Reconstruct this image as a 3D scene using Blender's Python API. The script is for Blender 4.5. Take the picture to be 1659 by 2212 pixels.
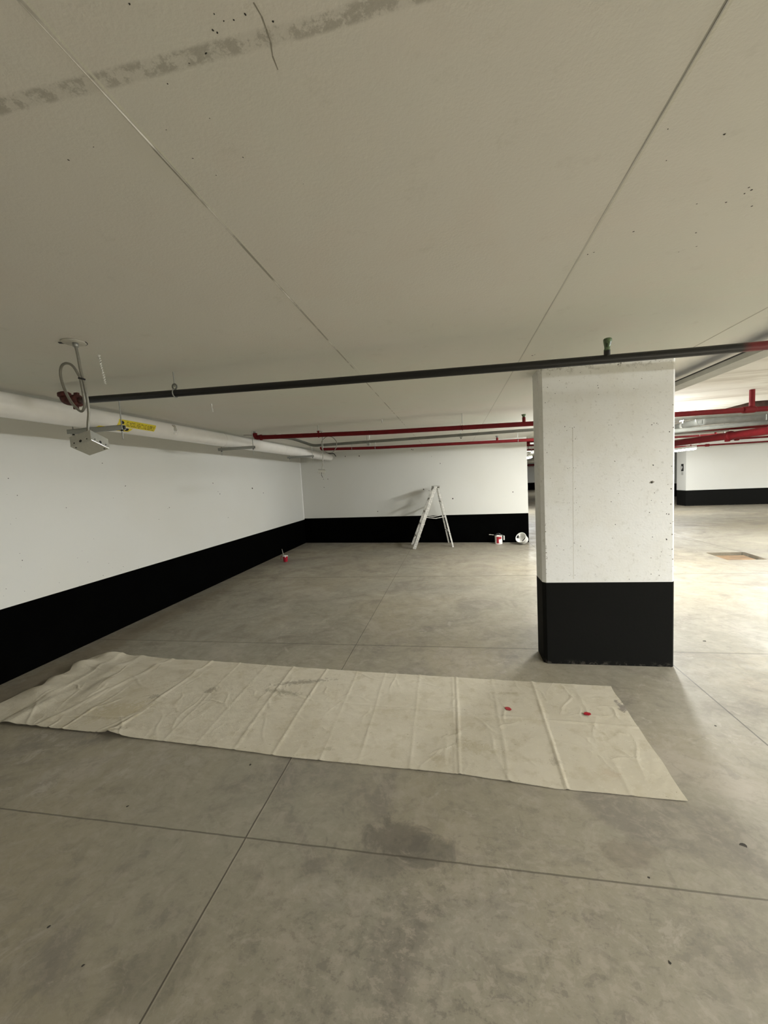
import bpy, bmesh, math, random
from mathutils import Vector, Matrix, noise as mnoise
random.seed(7)
sc = bpy.context.scene
for o in list(bpy.data.objects): bpy.data.objects.remove(o)

# ---------------------------------------------------------------- camera
F_PX, PITCH, ROLL, YAW, EYE = 833.66, .0808, -.0543, -.1781, 1.6
fwd = Vector((math.sin(YAW)*math.cos(PITCH), math.cos(YAW)*math.cos(PITCH), -math.sin(PITCH)))
r0 = Vector((math.cos(YAW), -math.sin(YAW), 0)); u0 = r0.cross(fwd)
rt = math.cos(ROLL)*r0 + math.sin(ROLL)*u0; up = -math.sin(ROLL)*r0 + math.cos(ROLL)*u0
cd = bpy.data.cameras.new('camera'); cam = bpy.data.objects.new('camera', cd); sc.collection.objects.link(cam)
M = Matrix((rt, up, -fwd)).transposed().to_4x4(); M.translation = (0, 0, EYE); cam.matrix_world = M
cd.sensor_fit = 'HORIZONTAL'; cd.sensor_width = 36; cd.lens = F_PX/1659*36; cd.clip_start = .02; cd.clip_end = 200
sc.camera = cam

# ---------------------------------------------------------------- world, exposure, lamps
wd = bpy.data.worlds.new('world'); sc.world = wd; wd.use_nodes = True
wd.node_tree.nodes['Background'].inputs[0].default_value = (.9, .95, .85, 1)
wd.node_tree.nodes['Background'].inputs[1].default_value = 0.0
vs = sc.view_settings; vs.view_transform = 'Standard'; vs.look = 'None'; vs.gamma = 1; vs.exposure = 0.07
vs.use_curve_mapping = False
LAMP_COL = (.985, 1.0, .985)
LAMP_Z = 2.225
# (x, y centre, length, radiance, lens depth, height, quarter turns, label); lens depth 0 = flat lens flush with the housing
LAMPS = [
 (6.38, 8.62, 1.2, 240, .05, 2.285, 1, 'white strip light cut off by the right edge of the photo, nearest glowing one'),
 (2.68, 6.72, 1.05, 245, .09, 2.225, 0, 'white strip light hidden behind the pillar, the one nearer the back wall'),
 (2.40, 5.655, .70, 190, .03, 2.225, 0, 'short white strip light hidden behind the pillar between the two near red pipes'),
 (5.3, 2.2, 2.4, 180, .07, 2.225, 0, 'white strip light over the drive aisle, right of the pillar and out of frame'),
 (3.9, -1.9, 2.4, 585, 0, 2.225, 0, 'white strip light over the drive aisle, behind the camera on the right'),
 (7.35, 14.6, 2.3, 80, .05, 2.085, 0, 'glowing strip light before the end of the far right wall block'),
 (3.05, 16.6, 1.2, 230, .05, 2.225, 0, 'small glowing strip light seen through the gap beside the back wall'),
 (13.2, 11.5, 2.4, 280, .05, 2.225, 0, 'unseen strip light added out of frame to light the far right wall block'),  # added lamp out of view, brightens the far right wall block
 (9.5, 30.0, 2.4, 230, .05, 2.225, 0, 'white strip light near the far end wall'),  # unseen lamp added to fill the light falloff at the far end
]

ZC = 2.413      # ceiling
# ---------------------------------------------------------------- materials
def lin(c): return tuple(((v/255)/12.92 if v/255 <= .04045 else ((v/255+.055)/1.055)**2.4) for v in c)
class NT:
    def __init__(s, name):
        s.m = bpy.data.materials.new(name); s.m.use_nodes = True; s.t = s.m.node_tree
        s.b = s.t.nodes['Principled BSDF']; s.co = s.t.nodes.new('ShaderNodeNewGeometry').outputs['Position']
    def n(s, k, **kw):
        x = s.t.nodes.new(k)
        for a, v in kw.items(): setattr(x, a, v)
        return x
    def put(s, sock, v):
        if isinstance(v, bpy.types.NodeSocket): s.t.links.new(v, sock)
        elif v is not None:
            if isinstance(v, (tuple, list)) and len(v) == 3 and sock.type == 'RGBA': v = (*v, 1)
            sock.default_value = v
    def math(s, op, a, b=None, clamp=False):
        x = s.n('ShaderNodeMath', operation=op, use_clamp=clamp); s.put(x.inputs[0], a)
        if b is not None: s.put(x.inputs[1], b)
        return x.outputs[0]
    def mix(s, f, a, b, mode='MIX'):
        x = s.n('ShaderNodeMix', data_type='RGBA', blend_type=mode)
        s.put(x.inputs[0], f); s.put(x.inputs[6], a); s.put(x.inputs[7], b); return x.outputs[2]
    def noise(s, scale, detail=4, rough=.55, dist=0, co=None, stretch=None):
        co = co or s.co
        if stretch:
            mp = s.n('ShaderNodeMapping'); s.put(mp.inputs[0], co); mp.inputs['Scale'].default_value = stretch; co = mp.outputs[0]
        x = s.n('ShaderNodeTexNoise'); s.put(x.inputs['Vector'], co); x.inputs['Scale'].default_value = scale
        x.inputs['Detail'].default_value = detail; x.inputs['Roughness'].default_value = rough; x.inputs['Distortion'].default_value = dist
        return x.outputs[0]
    def ramp(s, v, a, b, lo=0., hi=1.):      # smooth map a..b -> lo..hi
        x = s.n('ShaderNodeMapRange', interpolation_type='SMOOTHSTEP'); s.put(x.inputs[0], v)
        for i, q in zip((1, 2, 3, 4), (a, b, lo, hi)): x.inputs[i].default_value = q
        return x.outputs[0]
    def xyz(s):
        x = s.n('ShaderNodeSeparateXYZ'); s.put(x.inputs[0], s.co); return x.outputs
    def blob(s, c, r, soft=.5, wob=None, amt=.3):     # 1 inside an ellipse c, radii r
        mp = s.n('ShaderNodeMapping', vector_type='TEXTURE'); s.put(mp.inputs[0], s.co)
        mp.inputs['Location'].default_value = (c[0], c[1], c[2] if len(c) > 2 else 0)
        mp.inputs['Scale'].default_value = (r[0], r[1], r[2] if len(r) > 2 else 1e3)
        if len(r) > 3: mp.inputs['Rotation'].default_value = (0, 0, r[3])
        x = s.n('ShaderNodeVectorMath', operation='LENGTH'); s.put(x.inputs[0], mp.outputs[0])
        d = x.outputs['Value']
        if wob is not None: d = s.math('ADD', d, s.math('MULTIPLY', s.math('SUBTRACT', wob, .5), amt*2))
        return s.ramp(d, 1-soft, 1+soft*.3, 1, 0)
    def bump(s, h, strength=.2, dist=.01, prev=None):
        x = s.n('ShaderNodeBump'); x.inputs['Strength'].default_value = strength; x.inputs['Distance'].default_value = dist
        s.put(x.inputs['Height'], h)
        if prev is not None: s.put(x.inputs['Normal'], prev)
        return x.outputs[0]
    def done(s, col=None, rough=.6, metal=0, normal=None, **kw):
        s.put(s.b.inputs['Base Color'], col); s.put(s.b.inputs['Roughness'], rough); s.put(s.b.inputs['Metallic'], metal)
        if normal is not None: s.put(s.b.inputs['Normal'], normal)
        for k, v in kw.items(): s.put(s.b.inputs[k.replace('_', ' ')], v)
        return s.m

def simple(name, rgb, rough=.5, metal=0, var=.08, scale=30, bump=0):
    t = NT(name); c = rgb
    n = t.noise(scale, 3)
    col = t.mix(t.ramp(n, .3, .7), tuple(v*(1-var) for v in c), tuple(min(1, v*(1+var)) for v in c))
    return t.done(col, rough, metal, t.bump(n, bump, .002) if bump else None)

def line_mask(t, v, pos, w, wob=None):     # 1 on the line v == pos
    d = t.math('ABSOLUTE', t.math('SUBTRACT', v, pos))
    return t.ramp(d, w*.5, w, 1, 0)

# painted white wall
def mk_wall(name, base, streak=True):
    t = NT(name)
    big = t.noise(.55, 3, .5); mid = t.noise(5, 4); fine = t.noise(90, 2)
    col = t.mix(t.ramp(big, .35, .65), base, tuple(b*k for b, k in zip(base, (.97, .96, .94))))
    col = t.mix(t.math('MULTIPLY', t.ramp(mid, .6, .75), .25), col, tuple(b*.93 for b in base))
    scr = t.noise(7, 5, .7, 1.5)
    col = t.mix(t.math('MULTIPLY', t.ramp(scr, .68, .74), .10), col, (.35, .34, .29))
    nb = t.bump(t.math('ADD', fine, t.math('MULTIPLY', mid, 2)), .12, .004)
    return t.done(col, .55, 0, nb)
WHITE = (.70, .70, .66)
m_wall = mk_wall('white_wall_paint', WHITE)
t = NT('pillar_white_paint')
n1 = t.noise(4, 4); x, y, z = t.xyz()
col = t.mix(t.ramp(n1, .4, .7), (.81, .812, .795), (.78, .775, .74))
patch = t.math('MULTIPLY', t.ramp(t.noise(16, 5, .7), .62, .70), .18)
col = t.mix(patch, col, (.45, .44, .38))
edge = t.math('MULTIPLY', t.ramp(x, .30, .42), t.ramp(t.noise(30, 5, .75), .56, .66))
col = t.mix(t.math('MULTIPLY', edge, .28), col, (.33, .31, .26))
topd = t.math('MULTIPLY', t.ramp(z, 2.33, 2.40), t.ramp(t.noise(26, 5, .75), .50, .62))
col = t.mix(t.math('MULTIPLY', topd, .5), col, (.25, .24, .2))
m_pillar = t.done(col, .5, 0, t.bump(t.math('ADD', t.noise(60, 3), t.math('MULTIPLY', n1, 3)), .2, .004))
m_black = None
t = NT('black_wall_paint')
m_black = t.done(t.mix(t.ramp(t.noise(3, 3), .4, .7), (.0007, .0007, .0006), (.0010, .0011, .0010)), .8, 0, t.bump(t.noise(70, 2), .1, .003), Specular_IOR_Level=.02)
t = NT('pillar_black_paint')
x, y, z = t.xyz()
sc1 = t.math('MULTIPLY', t.ramp(z, .045, .0), t.ramp(t.noise(22, 5, .8), .5, .6))
col = t.mix(t.math('MULTIPLY', sc1, .45), (.0085, .0085, .0078), (.12, .11, .09))
m_pblack = t.done(col, .7, 0, t.bump(t.noise(50, 3), .15, .004), Specular_IOR_Level=.04)
m_pit = simple('pit_shadow_grime', (.05, .048, .04), .9)
m_groove = simple('shallow_board_mark', (.60, .585, .53), .7)
m_plate = simple('painted_ceiling_plate', (.52, .50, .43), .6)
m_bead = simple('white_corner_bead', (.88, .875, .85), .5, 0, .02)
m_glint = simple('pale_twisted_wire', (.82, .82, .78), .3, .3, .1)
m_crack = simple('crack_grime', (.30, .28, .235), .9)

# ceiling
t = NT('ceiling_concrete'); x, y, z = t.xyz()
big = t.noise(.5, 3, .5); mid = t.noise(2.2, 4, .6, .6)
CE = (.73, .708, .655)
col = t.mix(t.ramp(big, .38, .62), CE, (.69, .694, .622))
col = t.mix(t.math('MULTIPLY', t.ramp(mid, .45, .7), .45), col, (.725, .675, .615))
col = t.mix(t.math('MULTIPLY', t.ramp(t.noise(9, 5, .7), .58, .75), .18), col, (.44, .42, .35))
# long board marks on the far part over the aisle
fb = t.math('MULTIPLY', t.ramp(x, 1.9, 3.0), t.ramp(t.noise(1.3, 5, .62, .8, stretch=(.45, 3.2, 1)), .5, .64))
col = t.mix(t.math('MULTIPLY', fb, .55), col, (.40, .355, .285))
# rough transverse joint and long joints
jn = t.noise(26, 5, .75)
jy = t.math('SUBTRACT', y, t.math('MULTIPLY', t.math('SUBTRACT', t.noise(1.5, 2), .5), .03))
jm = t.math('MULTIPLY', line_mask(t, jy, .722, .020), t.ramp(jn, .44, .56, .25, 1))
col = t.mix(t.math('MULTIPLY', jm, .55), col, (.26, .245, .2))
jm1 = t.math('MULTIPLY', line_mask(t, x, -.6636, .006), t.ramp(t.noise(5, 4), .42, .55, .1, .8))
col = t.mix(jm1, col, (.26, .245, .2))
jm1b = t.math('MULTIPLY', line_mask(t, x, -.655, .004), t.ramp(y, 1.5, .6, .4, .9))
col = t.mix(jm1b, col, (.74, .73, .64))
jm2 = t.math('MULTIPLY', line_mask(t, x, .5123, .0055), t.ramp(y, 1.6, .6, .35, .85))
col = t.mix(jm2, col, (.2, .195, .165))
jm2b = t.math('MULTIPLY', line_mask(t, x, .5195, .005), t.ramp(y, 2.4, .6, .3, .8))
col = t.mix(jm2b, col, (.66, .645, .56))
jm3 = t.math('MULTIPLY', line_mask(t, x, 1.700, .008), .4)
col = t.mix(jm3, col, (.26, .24, .2))
nb = t.bump(t.math('ADD', t.noise(120, 2), t.math('MULTIPLY', mid, 1.5)), .15, .004)
m_ceil = t.done(col, .8, 0, nb)
m_brown = simple('rusty_brown_recess', (.10, .055, .04), .85, 0, .35, 9)

# floor
t = NT('floor_concrete'); x, y, z = t.xyz()
big = t.noise(.42, 4, .5, .4); mid = t.noise(1.7, 6, .62, .9); fine = t.noise(11, 6, .68, .7)
FL = (.335, .315, .262)
col = t.mix(t.ramp(big, .38, .66), (.325, .312, .245), (.36, .328, .235))
col = t.mix(t.math('MULTIPLY', t.ramp(mid, .50, .66), .75), col, (.235, .218, .178))
col = t.mix(t.math('MULTIPLY', t.ramp(mid, .46, .33), .60), col, (.43, .395, .32))
col = t.mix(t.math('MULTIPLY', t.ramp(fine, .53, .64), .30), col, (.45, .41, .335))
col = t.mix(t.math('MULTIPLY', t.ramp(fine, .46, .36), .32), col, (.19, .178, .145))
fm = t.noise(3.6, 6, .7, 1.2)
col = t.mix(t.math('MULTIPLY', t.ramp(fm, .52, .62), .30), col, (.225, .208, .168))
col = t.mix(t.math('MULTIPLY', t.ramp(fm, .46, .38), .30), col, (.44, .405, .33))
# finer scoured mottling round the stain, with ripples
cen = t.blob((-.1, 1.15), (1.1, .55, 1e3, .3), .9)
f2 = t.noise(15, 7, .74, .25, stretch=(1, 1.5, 1)); f3 = t.noise(38, 4, .65, .1)
k = t.math('ADD', t.math('MULTIPLY', cen, .75), .35)
col = t.mix(t.math('MULTIPLY', t.math('MULTIPLY', t.ramp(f2, .52, .60), k), .55), col, (.46, .415, .335))
col = t.mix(t.math('MULTIPLY', t.math('MULTIPLY', t.ramp(f2, .46, .39), k), .50), col, (.19, .172, .142))
col = t.mix(t.math('MULTIPLY', t.math('MULTIPLY', t.ramp(f3, .55, .64), k), .25), col, (.45, .41, .34))
# pale dusty scuffs
sw = t.noise(5.5, 6, .72, 1.6)
col = t.mix(t.math('MULTIPLY', t.math('MULTIPLY', t.ramp(sw, .56, .64), t.ramp(t.noise(.9, 2), .42, .6)), .5), col, (.50, .46, .38))
# long trowel bands in the lit part to the right and back
bn = t.math('MULTIPLY', t.ramp(y, 5.0, 7.5), t.ramp(t.noise(.8, 5, .6, .7, stretch=(.5, 1.6, 1)), .52, .68))
col = t.mix(t.math('MULTIPLY', bn, .42), col, (.235, .215, .172))
wob = t.noise(7, 5, .7, .8)
for c, r, a, cc in [((-.30, 1.585), (.17, .10, 1e3, -.12), .62, (.14, .127, .105)), ((-.17, 1.53), (.13, .09, 1e3, .25), .5, (.12, .115, .098)),
                    ((-.37, 1.46), (.16, .08, 1e3, .3), .40, (.16, .15, .125)), ((-.62, 1.42), (.08, .035, 1e3, .6), .3, (.17, .155, .125)),
                    ((.66, 1.62), (.13, .07, 1e3, .2), .35, (.19, .16, .12)), ((.93, 3.9), (.42, .28, 1e3, .1), .35, (.19, .175, .14)),
                    ((-1.05, 1.0), (.18, .12, 1e3, .4), .3, (.15, .14, .10)), ((-.78, 1.9), (.3, .1, 1e3, .1), .25, (.2, .19, .16)),
                    ((2.5, 9.3), (1.6, .35, 1e3, .0), .35, (.22, .2, .165)), ((3.3, 8.55), (1.9, .2, 1e3, -.05), .3, (.24, .22, .18)),
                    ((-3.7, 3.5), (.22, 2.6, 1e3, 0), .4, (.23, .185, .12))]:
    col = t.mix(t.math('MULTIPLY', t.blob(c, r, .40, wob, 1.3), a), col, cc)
for c, r, a, cc in [((-1.7, 1.93), (.28, .07, 1e3, .05), .4, (.46, .43, .36)), ((-2.0, 1.78), (.22, .05, 1e3, 0), .35, (.48, .45, .38)),
                    ((-.45, 1.33), (.32, .10, 1e3, 0), .3, (.44, .415, .35)), ((.1, 1.30), (.35, .14, 1e3, .5), .28, (.43, .405, .34)),
                    ((2.3, 3.0), (.5, .8, 1e3, 0), .3, (.46, .41, .29))]:
    col = t.mix(t.math('MULTIPLY', t.math('MULTIPLY', t.blob(c, r, .6, wob, .9), t.ramp(sw, .40, .56)), a), col, cc)
wl = t.math('MULTIPLY', t.math('SUBTRACT', t.noise(6, 3), .5), .006)
xw = t.math('ADD', x, wl); yw = t.math('ADD', y, t.math('MULTIPLY', wl, 1.5))
jf = None
for m in [t.math('MULTIPLY', line_mask(t, xw, -.998, .0045), .85), t.math('MULTIPLY', line_mask(t, x, 1.690, .006), .9),
          t.math('MULTIPLY', line_mask(t, yw, 1.498, .0050), .65), t.math('MULTIPLY', line_mask(t, yw, 3.575, .012), .5),
          t.math('MULTIPLY', line_mask(t, yw, 6.235, .020), .5), t.math('MULTIPLY', line_mask(t, yw, 12.5, .03), .4), t.math('MULTIPLY', line_mask(t, x, 5.0, .02), .5)]:
    jf = m if jf is None else t.math('MAXIMUM', jf, m)
lt = t.math('MULTIPLY', line_mask(t, x, -.992, .005), .35)
col = t.mix(lt, col, (.50, .46, .36))
col = t.mix(jf, col, (.085, .075, .055))
hb = t.math('SUBTRACT', t.math('ADD', t.math('MULTIPLY', fine, .5), t.math('MULTIPLY', t.noise(140, 2), .3)), t.math('MULTIPLY', jf, 2))
col = t.mix(1.0, col, (.775, .745, .74), 'MULTIPLY')
m_floor = t.done(col, t.ramp(mid, .3, .7, .42, .6), 0, t.bump(hb, .22, .003), Specular_IOR_Level=.4)
m_spot = simple('dark_debris_spot', (.035, .03, .022), .9)

# things
m_blackpipe = NT('black_and_red_pipe_paint'); t = m_blackpipe; x, y, z = t.xyz()
redf = t.ramp(t.math('ADD', x, t.math('MULTIPLY', t.noise(9, 3), .04)), 1.535, 1.60)
redl = t.ramp(x, -2.52, -2.62)
col = t.mix(redf, (.008, .008, .0078), (.16, .008, .012)); col = t.mix(redl, col, (.08, .02, .014))
m_blackpipe = t.done(col, .38, 0, t.bump(t.noise(60, 2), .08, .002))
m_red = simple('red_pipe_paint', (.125, .004, .006), .7, 0, .12, 14); m_red.node_tree.nodes['Principled BSDF'].inputs['Specular IOR Level'].default_value = .25
m_rust = simple('rusty_red_iron', (.085, .018, .013), .7, .1, .4, 40, .2)
m_jacket = simple('white_pipe_jacket', (.84, .825, .785), .22, 0, .02, 8)
t = NT('galvanised_steel'); n = t.noise(60, 4, .6)
m_galv = t.done(t.mix(n, (.30, .31, .29), (.46, .47, .44)), t.ramp(n, .3, .7, .3, .5), .7)
t = NT('shiny_box_steel'); n = t.noise(90, 3)
m_box = t.done(t.mix(n, (.50, .51, .48), (.66, .67, .63)), .3, .6)
m_grey = simple('grey_plastic_conduit', (.165, .168, .148), .75, 0, .1, 10)
m_grey2 = simple('pale_grey_channel', (.42, .42, .38), .45, 0, .05, 10)
m_dark = simple('black_rubber', (.01, .01, .01), .5)
t = NT('armoured_cable'); w = t.n('ShaderNodeTexNoise'); w.inputs['Scale'].default_value = 260
m_cable = t.done(t.mix(t.noise(200, 2), (.20, .195, .165), (.34, .33, .285)), .45, .4)
m_green = simple('green_plastic_cover', (.09, .14, .07), .35, 0, .7, 60)
m_yellow = simple('yellow_label', (.75, .62, .03), .45, 0, .05, 10)
m_ink = simple('black_ink', (.01, .01, .01), .5)
m_foil = simple('crumpled_foil', (.75, .75, .72), .25, .9, .25, 120, .6)
m_label_red = simple('red_label', (.33, .01, .02), .4, 0, .1, 20)
m_can = simple('white_tin', (.74, .71, .66), .4, 0, .12, 30)
m_plastic = simple('white_plastic', (.80, .79, .74), .4, 0, .06, 20)
m_redcup = simple('red_plastic', (.40, .012, .03), .35, 0, .12, 30)
m_brush = simple('brush_handle', (.30, .28, .23), .5)
m_blackpaint = simple('wet_black_paint', (.008, .008, .008), .3)
t = NT('paint_spattered_aluminium'); n = t.noise(25, 5, .7)
col = t.mix(t.ramp(n, .44, .62), (.42, .41, .37), (.64, .62, .56)); col = t.mix(t.math('MULTIPLY', t.ramp(t.noise(40, 4, .7), .60, .68), .8), col, (.22, .21, .17))
m_ladder = t.done(col, .5, .15)
t = NT('lamp_diffuser'); em = t.b.inputs
def mk_em(strength):
    t = NT('lamp_diffuser_%g' % strength); t.done((.9, .9, .85), .5); t.put(t.b.inputs['Emission Color'], LAMP_COL); t.put(t.b.inputs['Emission Strength'], strength); return t.m
EMS = {}
m_house = simple('white_lamp_housing', (.75, .74, .68), .5, 0, .03)
bpy.data.materials.remove(t.m)
m_ply = simple('brown_plywood', (.20, .12, .055), .8, 0, .3, 5)
m_signb = simple('black_sign', (.012, .012, .012), .5)
m_signw = simple('white_sign', (.8, .8, .78), .5)
m_signg = simple('grey_sign', (.45, .45, .42), .5)

# canvas
t = NT('canvas_cloth'); x, y, z = t.xyz()
weave = t.n('ShaderNodeTexWave', wave_type='BANDS', bands_direction='X'); weave.inputs['Scale'].default_value = 260; t.put(weave.inputs[0], t.co)
b1 = t.noise(1.6, 4, .55, .5); b2 = t.noise(9, 5, .65)
col = t.mix(t.ramp(b1, .35, .7), (.57, .52, .41), (.515, .465, .355))
col = t.mix(t.math('MULTIPLY', t.ramp(b2, .50, .66), .5), col, (.43, .375, .26))
col = t.mix(t.math('MULTIPLY', t.ramp(t.noise(30, 5, .7), .55, .66), .35), col, (.62, .575, .47))
wob = t.noise(22, 6, .75, 1.0)
for c, r, a, cc in [((-2.47, 2.33), (.26, .12, 1e3, .3), .55, (.40, .33, .18)), ((-2.55, 2.55), (.22, .25, 1e3, .4), .35, (.42, .36, .23)),
                    ((.07, 2.20), (.13, .05, 1e3, -.1), .45, (.36, .30, .17)), ((.76, 2.07), (.05, .04, 1e3, 0), .4, (.40, .30, .2)),
                    ((-1.96, 2.665), (.05, .05, 1e3, 0), .7, (.12, .10, .07)), ((-2.36, 2.53), (.05, .03, 1e3, .8), .6, (.16, .14, .1)),
                    ((-1.36, 2.68), (.22, .03, 1e3, -.15), .55, (.15, .13, .08)), ((-1.25, 2.84), (.22, .03, 1e3, .25), .7, (.13, .11, .08)),
                    ((-2.29, 2.12), (.06, .02, 1e3, .6), .5, (.2, .17, .11)), ((-.83, 2.09), (.04, .03, 1e3, .6), -.0, (.9, .9, .85)),
                    ((.33, 2.80), (.12, .02, 1e3, .1), .5, (.3, .25, .15)), ((-.15, 2.09), (.05, .03, 1e3, 0), .4, (.33, .27, .16)),
                    ((1.06, 2.70), (.03, .06, 1e3, 0), .85, (.07, .055, .06)), ((.5, 2.12), (.03, .03, 1e3, 0), .5, (.25, .2, .14)),
                    ((0.02, 2.47), (.5, .03, 1e3, .04), .30, (.42, .36, .23)), ((-.8, 2.1), (.03, .02, 1e3, 0), .5, (.28, .24, .16))]:
    if a > 0: col = t.mix(t.math('MULTIPLY', t.blob(c, r, .6, wob, 2.6), a*.75), col, cc)
sp = t.noise(55, 3, .7)
col = t.mix(t.math('MULTIPLY', t.ramp(sp, .68, .72), .6), col, (.22, .19, .12))
hh = t.math('ADD', t.math('MULTIPLY', weave.outputs['Fac'], .15), t.math('ADD', t.math('MULTIPLY', b2, 1.2), t.math('MULTIPLY', t.noise(30, 4, .65, 1.2), .8)))
m_cloth = t.done(col, .9, 0, t.bump(hh, .5, .008))

# ---------------------------------------------------------------- mesh helpers
def R3(a, axis='Z'): return Matrix.Rotation(a, 3, axis)
def origin_of(o):
    while o is not None:
        if '_o' in o: return o['_o']
        o = o.parent
    return None
class MB:
    def __init__(s): s.v = []; s.f = []; s.mi = []; s.sm = []
    def add(s, vs, fs, mi=0, sm=False):
        b = len(s.v); s.v += [Vector(p) for p in vs]
        for f in fs: s.f.append([b+i for i in f]); s.mi.append(mi); s.sm.append(sm)
    def box(s, c, d, rot=None, mi=0, bev=0):
        h = [q/2 for q in d]
        if bev:
            bm = bmesh.new(); bmesh.ops.create_cube(bm, size=1)
            for v in bm.verts: v.co = Vector((v.co.x*d[0], v.co.y*d[1], v.co.z*d[2]))
            bmesh.ops.bevel(bm, geom=bm.edges[:], offset=bev, segments=2, affect='EDGES', profile=.5)
            vs = [v.co.copy() for v in bm.verts]; fs = [[v.index for v in f.verts] for f in bm.faces]; bm.free()
        else:
            vs = [Vector((x*h[0], y*h[1], z*h[2])) for x in (-1, 1) for y in (-1, 1) for z in (-1, 1)]
            fs = [(0, 1, 3, 2), (4, 6, 7, 5), (0, 4, 5, 1), (2, 3, 7, 6), (0, 2, 6, 4), (1, 5, 7, 3)]
        if rot is not None: vs = [rot @ v for v in vs]
        s.add([v+Vector(c) for v in vs], fs, mi); return s
    def bar(s, a, b, w, h, up=(0, 0, 1), mi=0):       # box from a to b
        a = Vector(a); b = Vector(b); d = (b-a); L = d.length; d.normalize(); u = Vector(up); sx = d.cross(u).normalized(); uu = sx.cross(d)
        rot = Matrix((d, sx, uu)).transposed(); s.box((a+b)/2, (L, w, h), rot, mi); return s
    def tube(s, pts, r, seg=12, closed=False, mi=0, cap=True):
        pts = [Vector(p) for p in pts]; n = len(pts); rr = r if isinstance(r, (list, tuple)) else [r]*n
        tan = []
        for i in range(n):
            a = pts[(i-1) % n] if (closed or i > 0) else pts[i]; b = pts[(i+1) % n] if (closed or i < n-1) else pts[i]
            tan.append((b-a).normalized())
        ref = Vector((0, 0, 1)) if abs(tan[0].z) < .9 else Vector((1, 0, 0))
        nx = tan[0].cross(ref).normalized(); vs = []
        for i in range(n):
            nx = (nx - tan[i]*nx.dot(tan[i])).normalized(); ny = tan[i].cross(nx)
            for k in range(seg):
                a = 2*math.pi*k/seg; vs.append(pts[i]+(nx*math.cos(a)+ny*math.sin(a))*rr[i])
        fs = []
        for i in range(n if closed else n-1):
            j = (i+1) % n
            for k in range(seg): fs.append((i*seg+k, i*seg+(k+1) % seg, j*seg+(k+1) % seg, j*seg+k))
        s.add(vs, fs, mi, True)
        if cap and not closed:
            s.add(vs[:seg], [list(range(seg))[::-1]], mi); s.add(vs[-seg:], [list(range(seg))], mi)
        return s
    def lathe(s, prof, c=(0, 0, 0), rot=None, seg=28, mi=0):      # prof [(r,z)]
        vs = []
        for r, z in prof:
            for k in range(seg):
                a = 2*math.pi*k/seg; v = Vector((r*math.cos(a), r*math.sin(a), z))
                vs.append((rot @ v if rot is not None else v)+Vector(c))
        fs = [(i*seg+k, i*seg+(k+1) % seg, (i+1)*seg+(k+1) % seg, (i+1)*seg+k) for i in range(len(prof)-1) for k in range(seg)]
        s.add(vs, fs, mi, True); return s
    def disc(s, c, nrm, r, mi=0, k=7, irr=.35, lift=.0006):      # irregular flake on a surface
        nrm = Vector(nrm).normalized(); a = nrm.orthogonal().normalized(); b = nrm.cross(a)
        e = random.uniform(.6, 1); ph = random.random()*6.28
        vs = [Vector(c)+nrm*lift]
        for i in range(k):
            th = 2*math.pi*i/k; q = r*random.uniform(1-irr, 1+irr)
            px, py = q*math.cos(th), q*e*math.sin(th)
            vs.append(Vector(c)+nrm*lift+a*(px*math.cos(ph)-py*math.sin(ph))+b*(px*math.sin(ph)+py*math.cos(ph)))
        s.add(vs, [(0, 1+i, 1+(i+1) % k) for i in range(k)], mi); return s
    def strip(s, pts, w, nrm, mi=0, lift=.0006):
        nrm = Vector(nrm); pts = [Vector(p)+nrm*lift for p in pts]
        for a, b in zip(pts, pts[1:]):
            d = (b-a).normalized().cross(nrm)*w/2; s.add([a-d, a+d, b+d*.6, b-d*.6], [(0, 1, 2, 3)], mi)
        return s
    def build(s, name, mats, parent=None, origin=None):
        me = bpy.data.meshes.new(name); org = Vector(origin) if origin is not None else origin_of(parent)
        org = Vector(org) if org is not None else Vector((0, 0, 0))
        me.from_pydata([v-org for v in s.v], [], s.f)
        for m in (mats if isinstance(mats, (list, tuple)) else [mats]): me.materials.append(m)
        me.polygons.foreach_set('material_index', s.mi); me.polygons.foreach_set('use_smooth', s.sm); me.update()
        o = bpy.data.objects.new(name, me); sc.collection.objects.link(o)
        if parent is not None: o.parent = parent
        elif origin is not None: o.location = org
        return o
def tag(o, label=None, cat=None, group=None, kind=None):
    for k, v in (('label', label), ('category', cat), ('group', group), ('kind', kind)):
        if v: o[k] = v
    return o
def thing(name, loc, label, cat, group=None, rz=0, local=False):
    o = bpy.data.objects.new(name, None); sc.collection.objects.link(o); o.location = loc; o.rotation_euler.z = rz; o.empty_display_size = .1
    if not local: o['_o'] = list(loc)
    return tag(o, label, cat, group)
def spline(pts, n=8):       # catmull-rom
    P = [Vector(p) for p in pts]; P = [P[0]*2-P[1]]+P+[P[-1]*2-P[-2]]; out = []
    for i in range(1, len(P)-2):
        for k in range(n):
            t = k/n; a, b, c, d = P[i-1:i+3]
            out.append(.5*((2*b)+(c-a)*t+(2*a-5*b+4*c-d)*t*t+(3*b-a-3*c+d)*t**3))
    out.append(P[-2]); return out
def lerp(a, b, t): return a+(b-a)*t
def interp(x, pts):
    if x <= pts[0][0]: return pts[0][1]
    for (a, b), (c, d) in zip(pts, pts[1:]):
        if x <= c: return b+(d-b)*(x-a)/(c-a)
    return pts[-1][1]
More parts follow.
